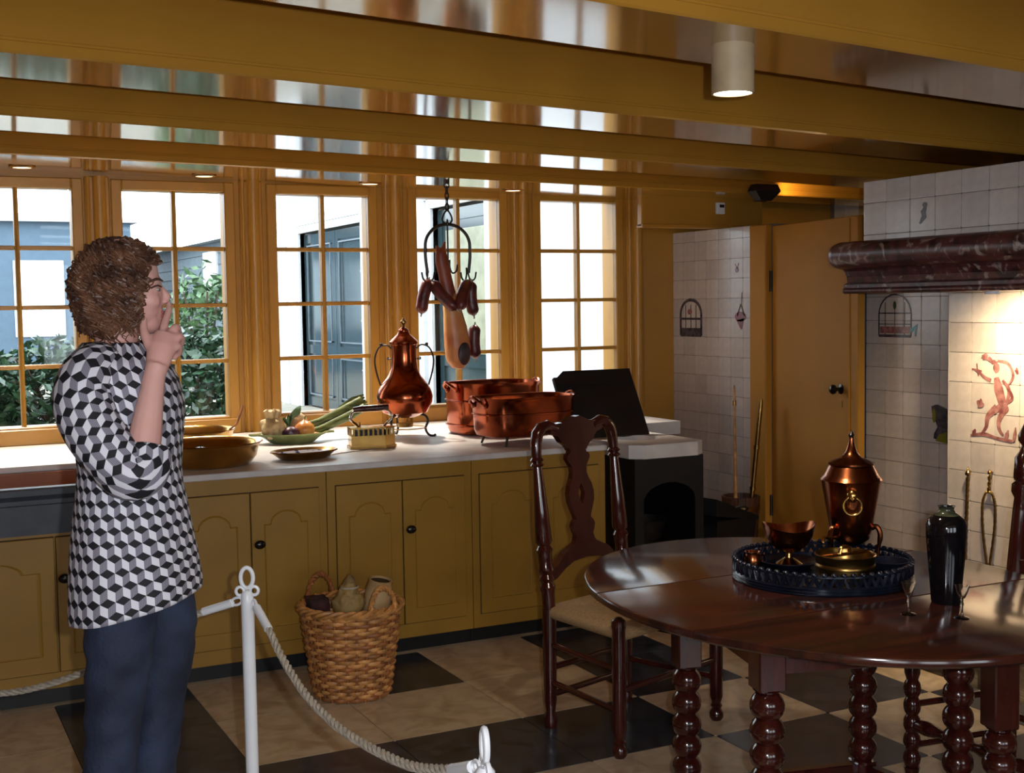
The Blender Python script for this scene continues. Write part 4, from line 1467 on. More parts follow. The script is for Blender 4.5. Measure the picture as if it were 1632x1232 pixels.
# ================================================================== ON THE TABLE
TZ = .75
M['tole'] = mat('blue_black_japanned_tin', lin(24, 28, 42), .22, .3, var=.3, scale=14)
tr = thing('gallery_tray', (2.40, 2.80, TZ), 'round blue black tray with a pierced gallery rim', 'tray')
TR = .252
MB().lathe([(0, 0), (TR, 0), (TR + .004, .004), (TR, .008), (TR + .004, .012), (TR, .016), (TR + .004, .020), (TR, .026), (TR - .006, .026), (TR - .008, .008), (0, .006)], 72).build('tray_base', M['tole'], tr)
ga = MB()
nn = 60
for k in range(nn):
    a, b = 2 * pi * k / nn, 2 * pi * (k + .5) / nn
    c_ = 2 * pi * (k + 1) / nn
    R_ = TR - .003
    p = lambda an, z: (R_ * cos(an), R_ * sin(an), z)
    ga.tube([p(a, .024), p(b, .05)], .0062, 5)
    ga.tube([p(b, .05), p(c_, .024)], .0062, 5)
    ga.ell(p(b, .058), (.0085, .0085, .0065), 8, 5)
ga.tube([(R_ * cos(2 * pi * k / 72), R_ * sin(2 * pi * k / 72), .052) for k in range(72)], .0045, 6, closed=True)
ga.build('gallery', M['tole'], tr)

tz = TZ + .006
us = thing('lidded_urn', (2.55, 2.845, tz), 'small lidded copper urn with lion ring handle on curved legs', 'urn', radians(20))
MB().lathe([(0, .07), (.03, .07), (.052, .085), (.062, .115), (.075, .19), (.086, .255), (.089, .262), (.084, .268), (.078, .275), (.066, .30), (.062, .305), (0, .305)], 36).build('urn_body', M['copperdark'], us)
MB().lathe([(0, .305), (.066, .306), (.067, .312), (.05, .320), (.03, .328), (.016, .345), (.009, .37), (.007, .385), (.0, .386)], 32).build('urn_lid', M['copperdark'], us)
MB().lathe([(0, .384), (.006, .385), (.009, .394), (.005, .40), (.0, .408)], 14).build('finial', M['knob'], us)
for k in range(3):
    a = radians(-75 + 120 * k)
    pth = bez([(.058, 0, .12), (.075, 0, .125), (.085, 0, .10), (.078, 0, .05), (.082, 0, .012), (.09, 0, .003)], 20)
    MB().tube([(p.x * cos(a), p.x * sin(a), p.z) for p in pth], [.008] * 10 + [.006] * (len(pth) - 10), 8).build('leg', M['copperdark'], us)
ln = Vector((-.63, -.77, 0)).normalized()
ln = Vector((cos(radians(-20)) * ln.x - sin(radians(-20)) * ln.y, sin(radians(-20)) * ln.x + cos(radians(-20)) * ln.y, 0))
MB().ell(ln * .083 + Vector((0, 0, .225)), (.018, .018, .02), 12, 8).ell(ln * .095 + Vector((0, 0, .218)), .009, 8, 6).build('lion_mask', M['brass'], us)
sd = Vector((-ln.y, ln.x, 0))
MB().tube([ln * .092 + sd * .026 * cos(t) + Vector((0, 0, .196 + .026 * sin(t))) for t in [2 * pi * k / 28 for k in range(28)]], .0035, 8, closed=True).build('ring_handle', M['brass'], us)
ta = radians(165)
MB().tube([(.058 * cos(ta), .058 * sin(ta), .095), (.11 * cos(ta), .11 * sin(ta), .10), (.118 * cos(ta), .118 * sin(ta), .085)], [.006, .006, .005], 8).build('tap', M['brass'], us)

pl_ = thing('saucer', (2.391, 2.935, tz), 'dark blue saucer beneath the footed copper cup', 'saucer')
MB().lathe([(0, 0), (.06, 0), (.065, .006), (.086, .018), (.09, .022), (.086, .024), (.062, .012), (0, .008)], 36).build('saucer_body', M['tole'], pl_)
gc = thing('footed_cup', (2.391, 2.935, tz + .008), 'copper footed cup with a dipping boat shaped rim', 'cup')
MB().lathe([(0, 0), (.036, 0), (.04, .004), (.028, .012), (.012, .022), (.010, .034), (.018, .042), (0, .042)], 28).build('foot', M['brass'], gc)
n = 36
prof = [(0.002, .040), (.03, .042), (.055, .06), (.070, .085), (.080, .118), (.077, .118), (.066, .088), (.05, .064), (.028, .05), (.002, .048)]
rings = []
for r, z in prof:
    row = []
    for k in range(n):
        a = 2 * pi * k / n
        lift = .018 * abs(cos(a + .46)) ** 2 * (z - .04) / .078 - .009 * (z - .04) / .078
        row.append((r * cos(a), r * sin(a), z + lift))
    rings.append(row)
MB().loft(rings, caps=False).build('cup_bowl', M['copperdark'], gc)

bp = thing('brass_pot', (2.391, 2.692, tz), 'low round brass pot with engraved band and lid bar', 'pot')
MB().lathe([(0, 0), (.07, 0), (.078, .004), (.08, .012), (.081, .045), (.084, .048), (.084, .054), (.081, .058), (.083, .078), (.086, .082), (.082, .084), (.079, .078), (.077, .012), (0, .008)], 40).build('pot_body', M['brassdark'], bp)
MB().tube(bez([(-.02, 0, .083), (-.012, 0, .10), (.012, 0, .10), (.02, 0, .083)], 12), .005, 8).tube([(-.082, 0, .081), (.082, 0, .081)], .005, 8).build('lid_bar', M['brass'], bp)
dk = thing('dark_bowl', (2.535, 2.672, tz), 'small dark bowl behind the brass pot on the tray', 'bowl')
MB().lathe([(0, 0), (.035, 0), (.038, .005), (.045, .02), (.056, .045), (.058, .052), (.055, .052), (.043, .024), (.03, .01), (0, .01)], 32).build('bowl_body', M['tole'], dk)
sp = thing('small_pot', (2.272, 2.955, tz), 'small dark copper pot beside the saucer', 'pot')
MB().lathe([(0, 0), (.02, 0), (.026, .012), (.027, .035), (.020, .05), (.024, .056), (.021, .056), (.017, .048), (0, .045)], 24).build('pot_body', M['copperdark'], sp)
MB().tube(bez([(.026, 0, .045), (.042, 0, .04), (.042, 0, .02), (.027, 0, .014)], 12), .003, 6).build('handle', M['copperdark'], sp)

vs_ = thing('black_vase', (2.475, 2.40, TZ), 'tall glossy black shouldered vase with narrow dark neck', 'vase')
M['blackglaze'] = mat('black_glaze', lin(14, 12, 16), .08, var=.2, scale=10)
MB().lathe([(0, 0), (.036, 0), (.038, .006), (.042, .06), (.048, .13), (.052, .18), (.052, .205), (.046, .222), (.034, .232), (.022, .238), (.018, .246), (.019, .252), (.022, .255), (.016, .255), (.014, .24), (0, .238)], 40).build('vase_body', M['blackglaze'], vs_)
M['oliveglaze'] = mat('olive_neck_glaze', lin(82, 84, 56), .2, scale=40, c2=lin(40, 46, 40))
MB().lathe([(.0345, .2328), (.0225, .2388), (.0185, .2465), (.0195, .2525), (.0225, .2558)], 32, caps=False).build('neck_glaze', M['oliveglaze'], vs_)

for (x, y, lab) in ((2.30, 2.355, 'small clear stemmed glass before the gallery tray'), (2.385, 2.26, 'small clear stemmed glass before the black vase')):
    g = thing('liqueur_glass', (x, y, TZ), lab, 'glass')
    MB().lathe([(0, 0), (.0185, 0), (.019, .002), (.006, .005), (.003, .012), (.003, .03), (.005, .036), (.003, .041), (.004, .048), (0, .048)], 24).build('stem', M['glass'], g)
    MB().lathe([(.002, .0485), (.008, .052), (.013, .064), (.019, .083), (.0178, .083), (.0118, .065), (.007, .054), (.002, .0515)], 24, caps=False).build('glass_bowl', M['glass'], g)

# ================================================================== FIRE IRONS ON THE HEARTH WALL
def twisted(path, r, turns=10):
    P = bez(path, 60)
    m = MB()
    m.tube(P, [r * (.8 + .35 * abs(sin(pi * turns * k / (len(P) - 1)))) for k in range(len(P))], 8)
    return m


XI = 4.325
fi = thing('poker', (XI, 4.07, .37), 'twisted brass and iron poker hanging at the hearth wall', 'poker')
twisted([(0, .012, 0), (0, .006, .2), (0, 0, .38)], .008, 14).build('shaft', M['brassdark'], fi)
MB().lathe([(0, 0), (.012, .006), (.014, .018), (.006, .03), (.0, .044)], 12, c=(0, 0, .38)).build('knob_end', M['brass'], fi)
MB().tube([(.018, 0, .40), (-.006, 0, .40)], .004, 6).build('wall_hook', M['iron'], fi)
ft = thing('fire_tongs', (XI, 3.95, .35), 'long twisted fire tongs hanging at the hearth wall', 'tongs')
for s in (-1, 1):
    twisted([(0, .0 + s * .004, 0), (0, s * .03, .16), (0, s * .036, .28), (0, s * .02, .335), (0, 0, .345)], .006, 18).build('tong_arm', M['brassdark'], ft)
twisted([(0, 0, .345), (0, -.004, .42)], .008, 3).build('handle', M['brass'], ft)
MB().lathe([(0, 0), (.009, .004), (.010, .014), (.0, .026)], 12, c=(0, -.004, .42)).build('knob_end', M['brass'], ft)
MB().tube([(.018, -.004, .43), (-.006, -.004, .43)], .004, 6).build('wall_hook', M['iron'], ft)
fs = thing('fire_shovel', (XI, 3.80, .36), 'twisted brass fire shovel hanging at the hearth wall behind the chair post', 'shovel')
twisted([(0, .008, .05), (0, .004, .2), (0, 0, .40)], .008, 14).build('shaft', M['brassdark'], fs)
MB().prism([(-.03, .0), (.03, .0), (.036, .05), (.012, .075), (-.012, .075), (-.036, .05)], -.004, .004, 'yz').build('blade', M['brass'], fs, smooth=0)
MB().lathe([(0, 0), (.012, .006), (.014, .018), (.0, .032)], 12, c=(0, 0, .40)).build('knob_end', M['brass'], fs)
MB().tube([(.018, 0, .41), (-.006, 0, .41)], .004, 6).build('wall_hook', M['iron'], fs)

# ================================================================== BUCKET WITH POLES, COAL SCUTTLE
BX, BY = 4.43, 5.87
M['staves'] = mat('brown_wooden_staves', lin(96, 56, 34), .6, scale=8, stretch=(6, 6, 1), c2=lin(60, 34, 22))
bu = thing('wooden_bucket', (BX, BY, 0), 'dark wooden stave bucket in the corner by the door jamb', 'bucket')
nst = 16
for k in range(nst):
    a0, a1 = 2 * pi * k / nst + .01, 2 * pi * (k + 1) / nst - .01
    rings = []
    for r, z in ((.085, 0), (.112, .42)):
        rings.append([(r * cos(a0), r * sin(a0), z), (r * cos(a1), r * sin(a1), z), ((r - .014) * cos(a1), (r - .014) * sin(a1), z), ((r - .014) * cos(a0), (r - .014) * sin(a0), z)])
    MB().loft(rings).build('stave', M['staves'], bu, smooth=0)
for z, r in ((.08, .092), (.34, .109)):
    MB().lathe([(r - .003, z), (r + .002, z), (r + .003, z + .03), (r - .001, z + .03)], 32, caps=False).build('hoop', M['brassdark'], bu)
MB().lathe([(0, .01), (.078, .01), (.078, .02), (0, .02)], 24).build('bucket_base', M['staves'], bu)
for (dx, dy, ex, ey, h, m, lab, r0_, r1_) in ((-.02, .015, .0, .075, 1.06, M['wicker'], 'slim light wooden stick standing in the bucket', .011, .006), (.01, -.03, .10, -.11, .985, M['brassdark'], 'brass blow pipe leaning in the bucket', .013, .014)):
    rd = thing('blow_pipe' if r1_ > .01 else 'wooden_stick', (BX + dx, BY + dy, .022), lab, 'pipe' if r1_ > .01 else 'stick')
    p0, p1 = Vector((0, 0, 0)), Vector((ex * .8 - dx, ey * .8 - dy, h - .022))
    MB().tube([p0 + (p1 - p0) * t for t in (0, .3, .6, .8, .97, 1)], [r0_, r0_, (r0_ + r1_) / 2, r1_, r1_, r1_ * .6], 12).build('rod', m, rd)
    if r1_ > .01:
        for t in (.45, .7):
            q = p0 + (p1 - p0) * t
            MB().tube([q, q + (p1 - p0).normalized() * .02], r1_ * 1.25, 12).build('collar', M['brass'], rd)
    else:
        q = p1 - (p1 - p0).normalized() * .12
        MB().tube([q, q + (p1 - p0).normalized() * .03], r1_ * 1.8, 12).build('ferrule', M['brassdark'], rd)
sc_ = thing('coal_scuttle', (3.98, 5.50, 0), 'black iron coal scuttle with sloping lid beside the stove box', 'scuttle', radians(10))
MB().loft([[(-.13, -.12, 0), (.13, -.12, 0), (.13, .14, 0), (-.13, .14, 0)], [(-.15, -.16, .40), (.15, -.16, .40), (.15, .16, .40), (-.15, .16, .40)], [(-.15, -.12, .43), (.15, -.12, .36), (.15, .16, .43), (-.15, .16, .50)]]).build('scuttle_body', M['blackiron'], sc_, smooth=0)
MB().prism([(-.16, .43), (.16, .38), (.16, .40), (-.16, .52)], -.165, .165, 'xz').build('scuttle_lid', M['blackiron'], sc_, smooth=0)
MB().tube(bez([(-.02, -.165, .46), (.0, -.20, .47), (.04, -.20, .455), (.06, -.165, .44)], 12), .006, 8).build('handle', M['iron'], sc_)

# ================================================================== WICKER BASKET
bk = thing('wicker_basket', (1.64, 4.73, 0), 'round honey wicker basket with two loop handles', 'basket')
H = .36
rad = lambda z: .148 + .050 * (z / H) ** .9
NS = 28
stk = MB()
for k in range(NS):
    a = 2 * pi * k / NS
    stk.tube([(rad(z) * cos(a), rad(z) * sin(a), z) for z in [H * i / 6 for i in range(7)]], .0048, 5)
stk.build('stakes', M['wickerdark'], bk)
rows = 24
for i in range(rows):
    z = .012 + (H - .03) * i / (rows - 1)
    m = NS * 4
    pts = []
    for k in range(m):
        a = 2 * pi * k / m
        w_ = cos(pi * k / 4 * 1.0 + pi * (i // 1 % 2)) if True else 0
        pts.append(((rad(z) + .0068 * w_) * cos(a), (rad(z) + .0068 * w_) * sin(a), z))
    MB().tube(pts, .0078, 6, closed=True, flat=.45, upv=(0, 0, 1)).build('weaver', M['wicker'] if i % 3 else M['wickerdark'], bk)
br = MB()
for s in range(3):
    br.tube([((rad(H) + .012 * cos(9 * a + s * 2.09)) * cos(a), (rad(H) + .012 * cos(9 * a + s * 2.09)) * sin(a), H + .010 * sin(9 * a + s * 2.09)) for a in [2 * pi * k / 120 for k in range(120)]], .0085, 6, closed=True)
br.build('braided_rim', M['wicker'], bk)
MB().lathe([(0, .004), (.146, .004), (.146, .012), (0, .012)], 28).build('basket_base', M['wickerdark'], bk)
for s in (-1, 1):
    an = radians(-70) + (pi if s < 0 else 0)
    cdir, tdir = Vector((cos(an), sin(an), 0)), Vector((-sin(an), cos(an), 0))
    hd = MB()
    for q in range(2):
        pth = []
        for k in range(49):
            t = pi * k / 48
            base = cdir * (rad(H) - .002) + tdir * (.062 * cos(t)) + Vector((0, 0, H - .01 + .105 * sin(t)))
            pth.append(base + cdir * .007 * cos(k * .8 + q * pi) + Vector((0, 0, .007 * sin(k * .8 + q * pi))))
        hd.tube(pth, .0075, 6)
    hd.build('handle', M['wicker'] if s > 0 else M['wickerdark'], bk)
M['sack'] = mat('tan_crumpled_sacking', lin(170, 140, 86), .7, scale=14, c2=lin(110, 88, 54), bump=.5, bscale=30)
M['jar'] = mat('tan_stoneware', lin(206, 176, 130), .22, scale=7, c2=lin(176, 140, 92))
cs_ = thing('crumpled_sack', (1.61, 4.67, .02), 'crumpled tan sacking bundle sticking out of the basket', 'sack')
q = MB()
q.ell((0, 0, .20), (.064, .06, .18), 16, 12)
q.ell((.0, .0, .36), (.066, .055, .06), 14, 9)
q.tube([(0, 0, .37), (.006, 0, .425), (.016, 0, .47)], [.05, .034, .014], 12)
me = remesh(q, .008, 1)
for v in me.vertices:
    nn_ = noise.noise(v.co * 26) * .018 + noise.noise(v.co * 60) * .012
    v.co += (v.co - Vector((0, 0, .25))).normalized() * nn_
link('sack_cloth', me, M['sack'], cs_)
MB().tube([(0.006 + .034 * cos(t), .034 * sin(t), .425) for t in [2 * pi * k / 16 for k in range(16)]], .004, 6, closed=True).build('tie', M['rope'], cs_)
jr = thing('stoneware_jug', (1.716, 4.768, .075), 'tan stoneware jug with a dark mouth standing tilted in the basket', 'jug', rot=(radians(9), radians(7), 0))
MB().lathe([(0, .0), (.04, .0), (.05, .06), (.055, .16), (.056, .27), (.054, .34), (.046, .375), (.048, .385), (.042, .385), (.040, .37), (.05, .33), (0, .31)], 28).build('jug_body', M['jar'], jr)
MB().lathe([(0, .372), (.041, .372), (.041, .376), (0, .376)], 24).build('jug_mouth', M['kick'], jr)
pe = thing('peat_block', (1.552, 4.79, .02), 'dark brown rough peat block in the basket', 'fuel')
q = MB(Matrix.Rotation(radians(-5), 4, 'Y'))
q.box(-.04, .04, -.04, .045, 0, .375)
me = remesh(q, .009, 1)
for v in me.vertices:
    v.co += v.co.normalized() * noise.noise(v.co * 30) * .009
link('peat', me, mat('dark_peat', lin(76, 40, 36), .9, scale=20, c2=lin(36, 22, 22), bump=.6), pe)

# ================================================================== ROPE BARRIER
def stanchion(loc, label, turn=0.0):
    t = thing('barrier_post', loc, label, 'post', turn)
    MB().lathe([(0, 0), (.15, 0), (.15, .008), (.03, .022), (.018, .03)], 32).build('base_plate', M['white'], t)
    MB().lathe([(.0165, .02), (.0165, .80), (.0155, .825), (.010, .832), (0, .832)], 20).build('tube', M['white'], t)
    MB().tube([(.0155 * cos(a), 0, .866 + .026 * sin(a)) for a in [2 * pi * k / 28 for k in range(28)]], .0055, 8, closed=True).build('top_ring', M['white'], t)
    for s in (-1, 1):
        MB().tube([(s * .018 + .010 * cos(a), 0, .832 + .011 * sin(a)) for a in [2 * pi * k / 20 for k in range(20)]], .0042, 7, closed=True).build('side_eye', M['white'], t)
    return t


P1, P2, P0 = Vector((.808, 3.125, 0)), Vector((.813, 1.73, 0)), Vector((-.80, 4.60, 0))
stanchion(P1, 'white barrier post with ring top before the ochre cabinets', radians(-22))
stanchion(P2, 'white barrier post whose ring rises before the dark floor tiles', radians(78))
stanchion(P0, 'white barrier post beyond the woman by the sink cabinet', radians(-40))


def rope(pts, label, r=.0085):
    P = bez(pts, 150)
    t = thing('barrier_rope', P[0], label, 'rope')
    o0 = P[0]
    P = [p - o0 for p in P]
    n = len(P)
    T = [(P[min(i + 1, n - 1)] - P[max(i - 1, 0)]).normalized() for i in range(n)]
    s_len = [0]
    for i in range(1, n):
        s_len.append(s_len[-1] + (P[i] - P[i - 1]).length)
    L = s_len[-1]
    cap = .075
    st = MB()
    # resample finely for the lay of the strands
    m = int(L / .0055)
    Q = []
    j = 0
    for i in range(m + 1):
        s_ = cap * .8 + (L - 1.6 * cap) * i / m
        while j < n - 2 and s_len[j + 1] < s_:
            j += 1
        f_ = (s_ - s_len[j]) / max(1e-6, s_len[j + 1] - s_len[j])
        Q.append((P[j] + (P[j + 1] - P[j]) * f_, (T[j] + (T[j + 1] - T[j]) * f_).normalized(), s_))
    for k in range(3):
        pth = []
        for (p, tg, s_) in Q:
            a = Vector((0, 0, 1))
            nx = tg.cross(a).normalized()
            ny = tg.cross(nx)
            an = s_ * 2 * pi / .075 + k * 2 * pi / 3
            pth.append(p + nx * cos(an) * r * .55 + ny * sin(an) * r * .55)
        st.tube(pth, r * .62, 6)
    st.build('strands', M['rope'], t)
    for a, b in ((0, cap), (L - cap, L)):
        pp = [P[i] for i in range(n) if a - .02 <= s_len[i] <= b + .02]
        if len(pp) > 1:
            MB().tube(pp, r * 1.25, 12).build('end_sleeve', M['white'], t)
    for q, tg in ((P[0], -T[0]), (P[-1], T[-1])):
        c = q + tg * .014
        sd = tg.cross(Vector((0, 0, 1))).normalized()
        MB().tube([c + tg * .016 * cos(a) + sd.cross(tg) * .009 * sin(a) for a in [2 * pi * k / 18 for k in range(18)]], .0035, 6, closed=True).build('snap_hook', M['white'], t)


rope([(.822, 3.09, .795), (.828, 3.0, .755), (.827, 2.888, .715), (.823, 2.72, .683), (.822, 2.55, .672), (.822, 2.38, .678), (.822, 2.1, .715), (.818, 1.9, .77), (.815, 1.78, .815)], 'grey twisted barrier rope sagging between the two nearest white posts')
rope([(.775, 3.15, .80), (.683, 3.244, .752), (.57, 3.35, .665), (.458, 3.457, .59), (.254, 3.666, .504), (-.056, 3.95, .49), (-.4, 4.25, .60), (-.765, 4.57, .80)], 'grey twisted barrier rope passing behind the woman')

# ================================================================== THE VISITOR
M['skin'] = mat('skin', lin(226, 178, 166), .5, scale=5, c2=lin(212, 156, 146), lo=.3, hi=.7)
M['skin'].node_tree.nodes['Principled BSDF'].inputs['Subsurface Weight'].default_value = .08
M['lip'] = mat('lips', lin(192, 122, 118), .4)
M['hair'] = mat('brown_curly_hair', lin(128, 88, 64), .5, scale=18, c2=lin(60, 38, 30), lo=.35, hi=.7)
M['jeans'] = mat('blue_denim', lin(46, 58, 84), .8, scale=7, c2=lin(22, 28, 48), lo=.35, hi=.7, bump=.25, bscale=120)
M['shoe'] = mat('dark_leather', lin(40, 30, 26), .4)
M['eye'] = mat('eye_white', lin(176, 160, 154), .2)
M['brow'] = mat('brown_brow', lin(70, 46, 36), .7)


def cubes_mat():
    """tumbling-block print in the cloth's own UV space"""
    g = N('tumbling_block_print')
    uv = g.n('ShaderNodeUVMap')
    uv.uv_map = 'print'
    p = g.vmath('MULTIPLY', uv.outputs[0], (1 / .0345, 1 / .0345, 0)).outputs[0]
    p = g.vmath('ADD', p, (100, 173.2051, 0)).outputs[0]
    S = (1.0, 1.7320508, 1.0)
    h = (.5, .8660254, 0)
    a = g.vmath('SUBTRACT', g.vmath('MODULO', p, S).outputs[0], h).outputs[0]
    b = g.vmath('SUBTRACT', g.vmath('MODULO', g.vmath('SUBTRACT', p, h).outputs[0], S).outputs[0], h).outputs[0]
    la, lb = g.vmath('LENGTH', a).outputs['Value'], g.vmath('LENGTH', b).outputs['Value']
    pick = g.math('LESS_THAN', la, lb)
    mx = g.n('ShaderNodeMix', data_type='VECTOR')
    g.l(pick, mx.inputs[0])
    g.l(b, mx.inputs[4])
    g.l(a, mx.inputs[5])
    sp = g.n('ShaderNodeSeparateXYZ')
    g.l(mx.outputs[1], sp.inputs[0])
    an = g.math('ARCTAN2', sp.outputs[1], sp.outputs[0])          # -pi..pi
    # sectors: 30..150 deg = top face, 150..270 = left face, -90..30 = right face
    top = g.math('MULTIPLY', g.math('GREATER_THAN', an, radians(30)), g.math('LESS_THAN', an, radians(150)))
    right = g.math('MULTIPLY', g.math('GREATER_THAN', an, radians(-90)), g.math('LESS_THAN', an, radians(30)))
    # the grey face is finely striped
    sy = g.n('ShaderNodeSeparateXYZ')
    g.l(uv.outputs[0], sy.inputs[0])
    stripe = g.math('GREATER_THAN', g.math('FRACT', g.math('MULTIPLY', sy.outputs[0], 300.0)), .5)
    grey = g.mix(stripe, lin(150, 146, 160), lin(108, 106, 120))
    col = g.mix(right, lin(226, 226, 236), grey)
    col = g.mix(top, col, lin(20, 20, 28))
    g.l(col, g.b.inputs['Base Color'])
    g.b.inputs['Roughness'].default_value = .75
    g.bump(g.noise(220, 2), .08)
    return g.m


M['cubes'] = cubes_mat()
HB = Vector((.506, 3.032, 0))
wm = thing('person', HB, 'person in black and white cube print tunic and jeans, hand raised to mouth', 'person', -(YAW - radians(17.1)))
wm.scale = (.965, 1, 1)
V = Vector

# --- body: one continuous skin
bd_ = MB()
# torso core
TOR = [(1.474, -.012, .050, .055), (1.452, -.012, .085, .102), (1.425, -.010, .108, .150), (1.385, -.004, .120, .165), (1.333, .006, .118, .155), (1.245, .010, .108, .130), (1.186, .010, .102, .122), (1.097, .010, .115, .140), (.979, .012, .125, .155), (.90, .012, .120, .15)]


def ring(z, cx, hx, hy, n=36, e=2.3, skew=.16, tilt=0.0, add=0.0, fold=None):
    out = []
    for k in range(n):
        t = 2 * pi * k / n
        c, s = cos(t), sin(t)
        q = (abs(c) ** e + abs(s) ** e) ** (-1 / e)
        f = 1 + (fold(t, z) if fold else 0)
        x, y = (hx + add) * q * c * f, (hy + add) * q * s * f
        x += y * skew          # she is turned a little towards the lens
        out.append(V((cx + x, y, z + tilt * (x / .15))))
    return out


bd_.loft([ring(*r_) for r_ in TOR[::-1]])
bd_.tube([(-.020, 0, 1.42), (-.012, 0, 1.48), (-.002, 0, 1.56)], [.060, .052, .050], 16)
# head
bd_.ell((-.004, 0, 1.628), (.096, .076, .092), 20, 14)
bd_.ell((.040, 0, 1.580), (.060, .060, .084), 18, 12)
bd_.ell((.062, 0, 1.518), (.034, .036, .026), 14, 9)
bd_.ell((.020, 0, 1.535), (.050, .056, .040), 14, 9)
bd_.ell((.072, 0, 1.618), (.026, .050, .014), 14, 8)
for s in (-1, 1):
    bd_.ell((.062, s * .032, 1.572), (.032, .026, .026), 12, 8)
    bd_.ell((.000, s * .076, 1.580), (.018, .008, .030), 10, 8)
bd_.tube([(.090, 0, 1.606), (.102, 0, 1.588), (.112, 0, 1.575)], [.008, .010, .011], 10)
bd_.ell((.104, 0, 1.570), (.012, .016, .009), 10, 7)
bd_.ell((.090, 0, 1.545), (.012, .022, .007), 10, 7)
bd_.ell((.088, 0, 1.533), (.012, .019, .008), 10, 7)
# legs
LEGN = [(-.020, -.075, .93), (-.030, -.085, .78), (-.048, -.090, .62), (-.062, -.092, .50), (-.090, -.095, .30), (-.115, -.095, .09)]
LEGF = [(.060, .060, .93), (.082, .065, .78), (.062, .068, .62), (.045, .068, .50), (.010, .065, .30), (-.020, .065, .09)]
for path in (LEGN, LEGF):
    bd_.tube(path, [.078, .070, .054, .049, .048, .034], 16)
    fx_, fy_, _ = path[-1]
    bd_.tube([(fx_ - .04, fy_, .05), (fx_ + .05, fy_, .045), (fx_ + .15, fy_, .03)], [.034, .036, .022], 12)
# right arm: elbow by the waist, forearm up, hand to the mouth
SHO, ELB, WRI = V((-.095, -.135, 1.405)), V((.030, -.215, 1.200)), V((.070, -.150, 1.405))
bd_.tube([V((-.06, -.10, 1.42)), SHO, V((-.088, -.155, 1.345)), V((-.055, -.188, 1.265)), V((-.012, -.208, 1.215)), ELB], [.05, .050, .047, .044, .041, .038], 14)
bd_.tube([ELB, ELB * .65 + WRI * .35, ELB * .2 + WRI * .8, WRI, WRI + V((.008, .006, .022))], [.038, .038, .028, .0255, .026], 14)
PAL = V((.088, -.118, 1.462))
pm = MB()
bd_.tube([WRI, V((.080, -.135, 1.435)), PAL, V((.100, -.098, 1.492))], [.024, .029, .034, .028], 14, flat=.75, upv=(1, 0, 0))
# fingers: three curled, forefinger on the lips, thumb along the jaw
FING = [
    ([(.092, -.090, 1.492), (.100, -.066, 1.520), (.110, -.040, 1.545), (.112, -.024, 1.562)], [.0105, .0098, .0090, .0075]),
    ([(.104, -.102, 1.490), (.124, -.088, 1.508), (.128, -.066, 1.494), (.114, -.062, 1.476)], [.0108, .0104, .0095, .0085]),
    ([(.110, -.114, 1.474), (.131, -.102, 1.488), (.135, -.080, 1.472), (.120, -.074, 1.456)], [.0104, .0100, .0092, .0082]),
    ([(.108, -.124, 1.456), (.126, -.116, 1.466), (.130, -.096, 1.452), (.117, -.088, 1.440)], [.0094, .0090, .0084, .0075]),
    ([(.072, -.122, 1.452), (.056, -.110, 1.482), (.050, -.092, 1.508), (.052, -.080, 1.526)], [.0130, .0112, .0100, .0085]),
]
for pth, rr in FING:
    P = bez(pth, 12)
    R_ = [rr[min(3, int(i * 3.99 / (len(P) - 1)))] for i in range(len(P))]
    bd_.tube(P, R_, 10)
    bd_.ell(P[-1], rr[-1], 10, 7)
# left arm hangs on her far side
bd_.tube([V((.02, .12, 1.42)), V((.045, .165, 1.39)), V((.05, .19, 1.15)), V((.055, .17, .92))], [.048, .046, .038, .026], 14)
bd_.tube([V((.055, .17, .92)), V((.06, .165, .84))], [.026, .03], 12, flat=.6)
for i in range(4):
    bd_.tube(bez([(.042 + .012 * i, .165, .845), (.045 + .013 * i, .155, .80), (.050 + .013 * i, .14, .77 + .006 * abs(i - 1.5))], 8), [.0095] * 9, 8)
bd_.tube(bez([(.045, .150, .875), (.055, .128, .84), (.058, .122, .81)], 8), [.011] * 9, 8)
bme = remesh(bd_, .0042, 3)
link('body', bme, M['skin'], wm)
# face details
MB(Matrix.Translation((.0845, -.034, 1.597))).ell((0, 0, 0), (.0075, .008, .0046), 12, 8).build('eye', M['eye'], wm)
MB(Matrix.Translation((.0895, -.034, 1.5965))).ell((0, 0, 0), (.0034, .0045, .0042), 10, 7).build('iris', M['brow'], wm)
MB().tube(bez([(.070, -.050, 1.600), (.086, -.042, 1.606), (.095, -.030, 1.603)], 8), .0022, 6).build('eyelid', M['brow'], wm)
MB().tube(bez([(.066, -.054, 1.614), (.086, -.044, 1.621), (.099, -.024, 1.617)], 8), [.002, .0028, .003, .0032, .0032, .003, .0028, .0024, .002][:9], 6).build('eyebrow', M['brow'], wm)
MB().ell((.0965, -.002, 1.5445), (.008, .021, .0045), 12, 7).ell((.0945, -.002, 1.5355), (.008, .018, .0052), 12, 7).build('lips', M['lip'], wm)

